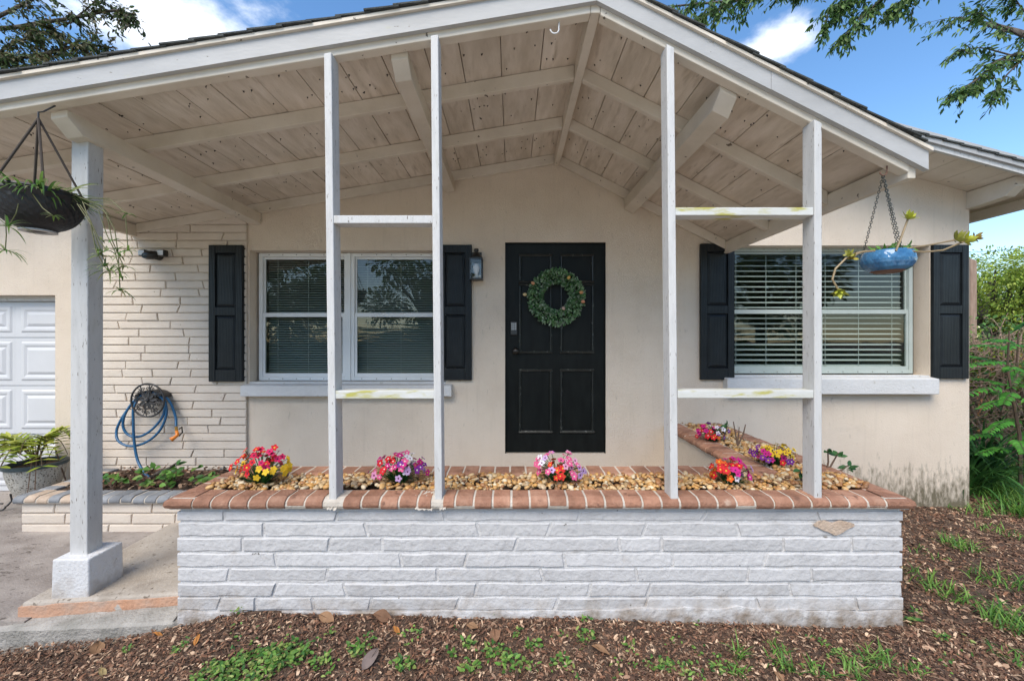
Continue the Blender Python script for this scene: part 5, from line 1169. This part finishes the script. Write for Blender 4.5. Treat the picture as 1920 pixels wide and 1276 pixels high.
limb_tree('oak_tree', 'big oak whose leafy limbs hang over the roof at the upper right', (9.2, 6.0, -.1), (9.0, 6.0, 5.2), .3, [
    ([(9.0,6.0,4.9)]+A(OV, (2150,-60), (1900,-50), (1700,-35), (1500,-22), (1380,0), (1262,12)), .04, 10, .34, 18, 1.0, .38),
    (A(OV, (1720,-35), (1660,-5), (1615,32), (1585,66)), .016, 22, .26, 20, 1.2, .1),
    (A(OV, (1640,-30), (1600,-5), (1560,15), (1548,45)), .015, 26, .28, 26, 1.3, .1),
    (A(OV, (1760,-45), (1720,-15), (1670,15)), .012, 24, .3, 26, 1.0, .1),
    (A(OV, (1420,-15), (1340,20), (1300,40)), .010, 16, .28, 20, 1.0, .1),
    ([(9.0,6.0,4.6)]+A(5.3, (2080,90), (1960,95), (1880,110), (1830,150), (1790,178)), .03, 11, .30, 15, .3, .45),
    (A(5.3, (1960,90), (1900,60), (1850,35), (1838,20)), .012, 16, .26, 15, .2, .2), (A(5.3, (1930,100), (1880,150), (1862,195)), .010, 14, .2, 12, .6, .2), (A(5.3, (1900,105), (1840,90), (1800,95)), .008, 14, .2, 12, .2, .3),
    (A(5.3, (1990,60), (1930,30), (1905,0)), .012, 18, .3, 20, .3, .1),
    ([(9.0,6.0,5.0), (9.6,5.6,6.2), (9.8,5.2,7.2)], .08, 8, .7, 26, .6, .3), ([(9.0,6.0,5.0), (10.2,6.4,5.8), (11.2,6.6,6.4)], .08, 8, .7, 26, .6, .3), ([(9.0,6.0,5.1), (8.6,6.8,6.4), (8.0,7.4,7.2)], .08, 8, .7, 26, .6, .3)], OAK, 14, .085, .028)
LY_ = 6.4
limb_tree('oak_tree', 'oak with thin reddish-green foliage behind the left end of the roof', (-9.0, 6.6, -.1), (-8.9, 6.6, 4.6), .2, [
    ([(-8.9,6.6,4.5)]+A(LY_, (-60,120), (20,110), (90,100), (150,85), (210,90)), .04, 20, .34, 26, .2, .15),
    ([(-8.9,6.6,4.6)]+A(LY_, (-50,80), (40,50), (130,35), (215,20), (245,32)), .04, 15, .34, 18, .2, .2),
    (A(LY_, (-60,60), (20,20), (80,-10), (150,-40)), .03, 16, .36, 18, .1, .1), (A(LY_, (-20,140), (40,130), (90,135), (130,128)), .02, 26, .3, 26, .1, .1), (A(LY_, (-60,150), (10,90), (60,70), (110,60)), .02, 24, .34, 26, .1, .1), (A(LY_, (120,50), (165,15), (190,-10)), .012, 16, .26, 16, .1, .2), (A(LY_, (140,88), (185,110), (215,118)), .010, 16, .22, 16, .2, .2),
    ([(-8.9,6.6,4.6), (-9.8,6.8,5.8), (-10.4,6.9,6.6)], .06, 9, .6, 26, .4, .2), ([(-8.9,6.6,4.6), (-8.8,6.2,5.8), (-8.7,6.0,6.8)], .06, 9, .6, 26, .4, .2)], DRYOAK, 3, .080, .030)
# far right: sunlit round tree and a darker shrub mass beyond the side yard
SUNNY = [(.26,.36,.045), (.34,.43,.06), (.17,.27,.035), (.40,.47,.08)]
def crown(name, label, base, h_, rad, cols, seed, n, ll, cat='tree', group=None, stems=5, zsq=.8):
    """dense crown: clumps of leaves on stubby branches around a short trunk"""
    r = random.Random(seed); t = empty(name, label, cat, group, loc=base); tr = MB(); lf = MB(); clumps = []
    tr.tube([(0,0,-.1), (0,0,h_*.4), (.1,0,h_*.7)], [rad*.09, rad*.07, rad*.04], 8, cap=False)
    for _ in range(int(26*stems/5)):
        d = Vector((r.gauss(0,1), r.gauss(0,1), r.gauss(.25,.8))).normalized(); p = Vector((0,0,h_-rad*zsq))+Vector((d.x*rad, d.y*rad, d.z*rad*zsq))*r.uniform(.5,.92); clumps.append((p, rad*r.uniform(.22,.36))); tr.tube([(0,0,h_*.4), p*.6+Vector((0,0,h_*.12)), p], [rad*.035, rad*.02, rad*.008], 5, cap=False)
    for _ in range(n):
        p, q = r.choice(clumps); d = Vector((r.gauss(0,1), r.gauss(0,1), r.gauss(.1,1))).normalized(); c = r.choice(cols); g = r.uniform(.6,1.35); lf.leaf(p+Vector((d.x,d.y,d.z*.8))*q*r.uniform(.55,1.05), d+Vector((0,0,-.3)), Vector((r.gauss(0,.5), r.gauss(-.3,.5), 1)), ll*r.uniform(.7,1.2), ll*.45, tuple(x_*g for x_ in c))
    tr.build('trunk', M['bark'], t); lf.build('crown' if cat == 'tree' else 'foliage', M['leaf'], t); return t
crown('round_tree', 'sunlit yellow-green round tree beyond the side yard', (16.2, 14, -.1), 5.0, 2.6, SUNNY, 5, 26000, .095)
crown('round_tree', 'paler green tree crown at the far right edge behind the round tree', (22.5, 19, -.1), 4.9, 3.2, SUNNY[:2]+OAK[3:], 6, 9000, .15)
crown('shrub', 'mid green shrub under the round tree at the right edge', (10.6, 8.6, -.1), 1.75, .9, SUNNY[:1]+OAK[1:], 7, 6000, .07, 'shrub', zsq=1.0)
crown('shrub', 'dense dark green shrub low behind the house corner', (6.9, 5.5, -.1), .8, .55, OAK, 8, 3200, .07, 'shrub', zsq=.8)
crown('shrub', 'loose light green bush between the twig tangle and the fence', (6.75, 5.75, -.1), 1.75, .55, SUNNY[:3]+OAK[1:2], 28, 1500, .07, 'shrub', zsq=1.3)
crown('shrub', 'low dark shrub far back in the side yard', (10.6, 9.5, -.1), 1.9, 1.4, OAK, 18, 4200, .1, 'shrub', zsq=.8)
# bare tangled shrub next to the corner
def tangle():
    r = random.Random(9); b = Vector((6.25, 5.35, -.1)); t = empty('tangled_shrub', 'tangle of brown twigs with few leaves beside the house corner', 'shrub', loc=b); m = MB()
    for _ in range(330):
        a = r.uniform(0, 6.283); p = Vector((r.gauss(0,.42), r.gauss(0,.25), r.uniform(.1,1.5))); pts = [p]; d = Vector((math.cos(a), math.sin(a), r.uniform(-.1,1.0))).normalized()
        for i in range(7): d = (d+Vector((r.gauss(0,.4), r.gauss(0,.35), r.gauss(-.04,.35)))).normalized(); pts.append(pts[-1]+d*.09)
        m.tube(pts, [.0085-.0008*i for i in range(8)], 4)
    for k in range(7):
        x = r.gauss(0,.35); m.tube([(x*.4,r.gauss(0,.1),-.05), (x*.7,0,.7), (x,r.gauss(0,.2),1.6)], [.02,.016,.008], 6)
    m.build('twigs', M['post_wood'], t)
    lf = MB()
    for _ in range(1100): g = r.uniform(.7,1.4); c = r.choice([(.10,.22,.05),(.17,.27,.06),(.18,.15,.08),(.06,.14,.04)]); lf.leaf(Vector((r.gauss(.05,.42), r.gauss(0,.28), r.uniform(.2,1.85))), Vector((r.gauss(0,1), r.gauss(0,1), r.gauss(0,.6))), Vector((0,-.5,1)), .06, .026, tuple(k*g for k in c))
    lf.build('leaves', M['leaf'], t)
tangle()
# strap-leaved clump at the corner
def strap(x, y, n, l_, seed, label):
    r = random.Random(seed); z = gz(x, y); t = empty('strap_leaf_plant', label, 'plant', 'strap-leaved clumps at the house corner', loc=(x, y, z)); m = MB()
    for _ in range(n):
        a = r.uniform(0, 6.283); q = r.uniform(0, .14); g = r.uniform(.6,1.5); c = r.choice([(.04,.12,.028),(.065,.17,.04),(.03,.085,.022)]); m.blade(Vector((q*math.cos(a), q*math.sin(a), r.uniform(0,.25))), Vector((math.cos(a)*r.uniform(.3,1), math.sin(a)*r.uniform(.3,1), 1)), None, l_*r.uniform(.6,1.1), .026, r.uniform(1.2,2.4), tuple(k*g for k in c), 7)
    m.build('leaves', M['leaf'], t)
strap(4.78, 4.35, 90, .72, 1, 'dark strap-leaved clump nearest the house corner'); strap(5.25, 4.6, 110, .85, 2, 'dark strap-leaved clump at the right picture edge'); strap(5.0, 5.0, 90, 1.0, 3, 'taller strap-leaved clump behind the other two')
# feathery compound-leaf plant leaning past the corner
def feather(bx, by, seed, label, turn=0, k=1.0):
    r = random.Random(seed); b = Vector((bx, by, gz(5,4.3))); t = empty('feathery_shrub', label, 'shrub', 'feathery shrubs at the right edge', loc=b); st = MB(); st.tube([(0,0,-.05),(.05,.05,.6),(-.02,.1,1.3),(.0,.1,1.7)], [.02,.016,.010,.006], 6); st.build('stem', M['twig'], t)
    for a, h_, l_, up in [(192,1.12,.80,.12), (205,.95,.55,.25), (185,1.35,.55,.30), (215,.75,.60,.2), (230,1.25,.5,.4), (260,.98,.5,.2), (290,1.2,.5,.3), (320,.85,.55,.3), (175,.6,.55,.25), (240,.55,.5,.2), (300,1.5,.5,.4), (210,1.55,.5,.4), (340,1.35,.5,.3), (20,1.1,.5,.4), (120,1.3,.5,.5), (70,.9,.5,.4), (250,1.65,.5,.5), (200,.45,.5,.3), (275,.7,.5,.3), (225,1.05,.5,.15)]:
        m = MB(); a += turn; d = Vector((math.cos(R(a)), math.sin(R(a))*.6, up)).normalized(); P = [Vector((0,.05,h_*k))]
        for i in range(14): d = (d+Vector((0,0,-.045))).normalized(); P.append(P[-1]+d*l_/14)
        m.tube(P, .003, 4, (.12,.16,.05))
        for i in range(4, 15):
            for s in (-1, 1):
                u = d.cross(Vector((0,0,1))).normalized()*s; g = r.uniform(.75,1.45); m.leaf(P[i], u*.9+d*.55+Vector((0,0,r.uniform(-.25,.1))), Vector((r.gauss(0,.2),-.45,1)), (.10-.0035*i)*r.uniform(.85,1.15), .036, (.075*g,.25*g,.035*g))
        m.build('compound_leaf', M['leaf'], t)
feather(5.30, 4.30, 15, 'bright green shrub with paired leaflets leaning past the house corner')
feather(5.95, 4.75, 16, 'taller bright green shrub with paired leaflets at the right picture edge', 35, 1.12)
# weathered post and fence behind the shrubs
px_ = wx(1826, 6.0); o = MB(); o.hexa([(px_-.045,6.0,-.2),(px_+.05,6.0,-.2),(px_+.05,6.09,-.2),(px_-.045,6.09,-.2)], [(px_-.045,6.0,wz(484,6)),(px_+.05,6.0,wz(488,6)),(px_+.05,6.09,wz(486,6)),(px_-.045,6.09,wz(482,6))])
tag(bevel(o.build('wooden_post', M['post_wood']), .01, 2), 'weathered brown wooden post just right of the house corner', 'post')
fe = empty('wooden_fence', 'orange-brown board fence glimpsed through the shrubs on the right', 'fence', loc=(8, 6.6, 0))
for i in range(22): x = 6.9+i*.17; hp(MB().box(x, x+.158, 6.6, 6.62, -.15, 1.32+rnd.uniform(-.02,.02)), 'plank', M['orange_wood'], fe)
for z in (.2, .8): hp(MB().box(6.9, 10.64, 6.621, 6.66, z, z+.08), 'rail', M['orange_wood'], fe)
a, b = at(1700, 478, 30), at(2100, 441, 24); o = MB().tube([a.lerp(b, i/12)-Vector((0,0,.25*4*(i/12)*(1-i/12))) for i in range(13)], .016, 5).build('utility_wire', M['black_metal']); tag(o, 'thin black utility wire crossing the sky at the far right', 'wire')
# trees across the street, seen as reflections in the window glass
for i, (x, y, h_, rad) in enumerate([(-15,-19,7.5,4.2), (-6.5,-22,8.5,4.4), (7,-21,7.5,4.2), (17,-20,8.5,4.6), (-26,-22,8,4.5)]):
    crown('street_tree', ['leafy tree across the street reflected in the far left window pane', 'taller leafy tree across the street mirrored in the left window pair', 'leafy tree across the street mirrored at the door side of the right window', 'broad leafy tree across the street mirrored in the right window', 'outermost leafy tree across the street to the left'][i], (x, y, -.1), h_, rad, OAK, 40+i, 5000, .38, 'tree', 'trees across the street')
crown('hedge', 'low hedge across the street reflected in the lower window panes', (0, -15, -.1), 2.3, 1.6, OAK, 60, 4000, .2, 'hedge').scale = (11, 1, 1)
# lawn beyond the added bounce slab
tag(MB().box(-60, 60, -40, -6.51, -.12, -.03).build('lawn', pmat('lawn', [(.05,.09,.025), (.09,.14,.04)], 3, .95, .8, 60)), kind='structure')
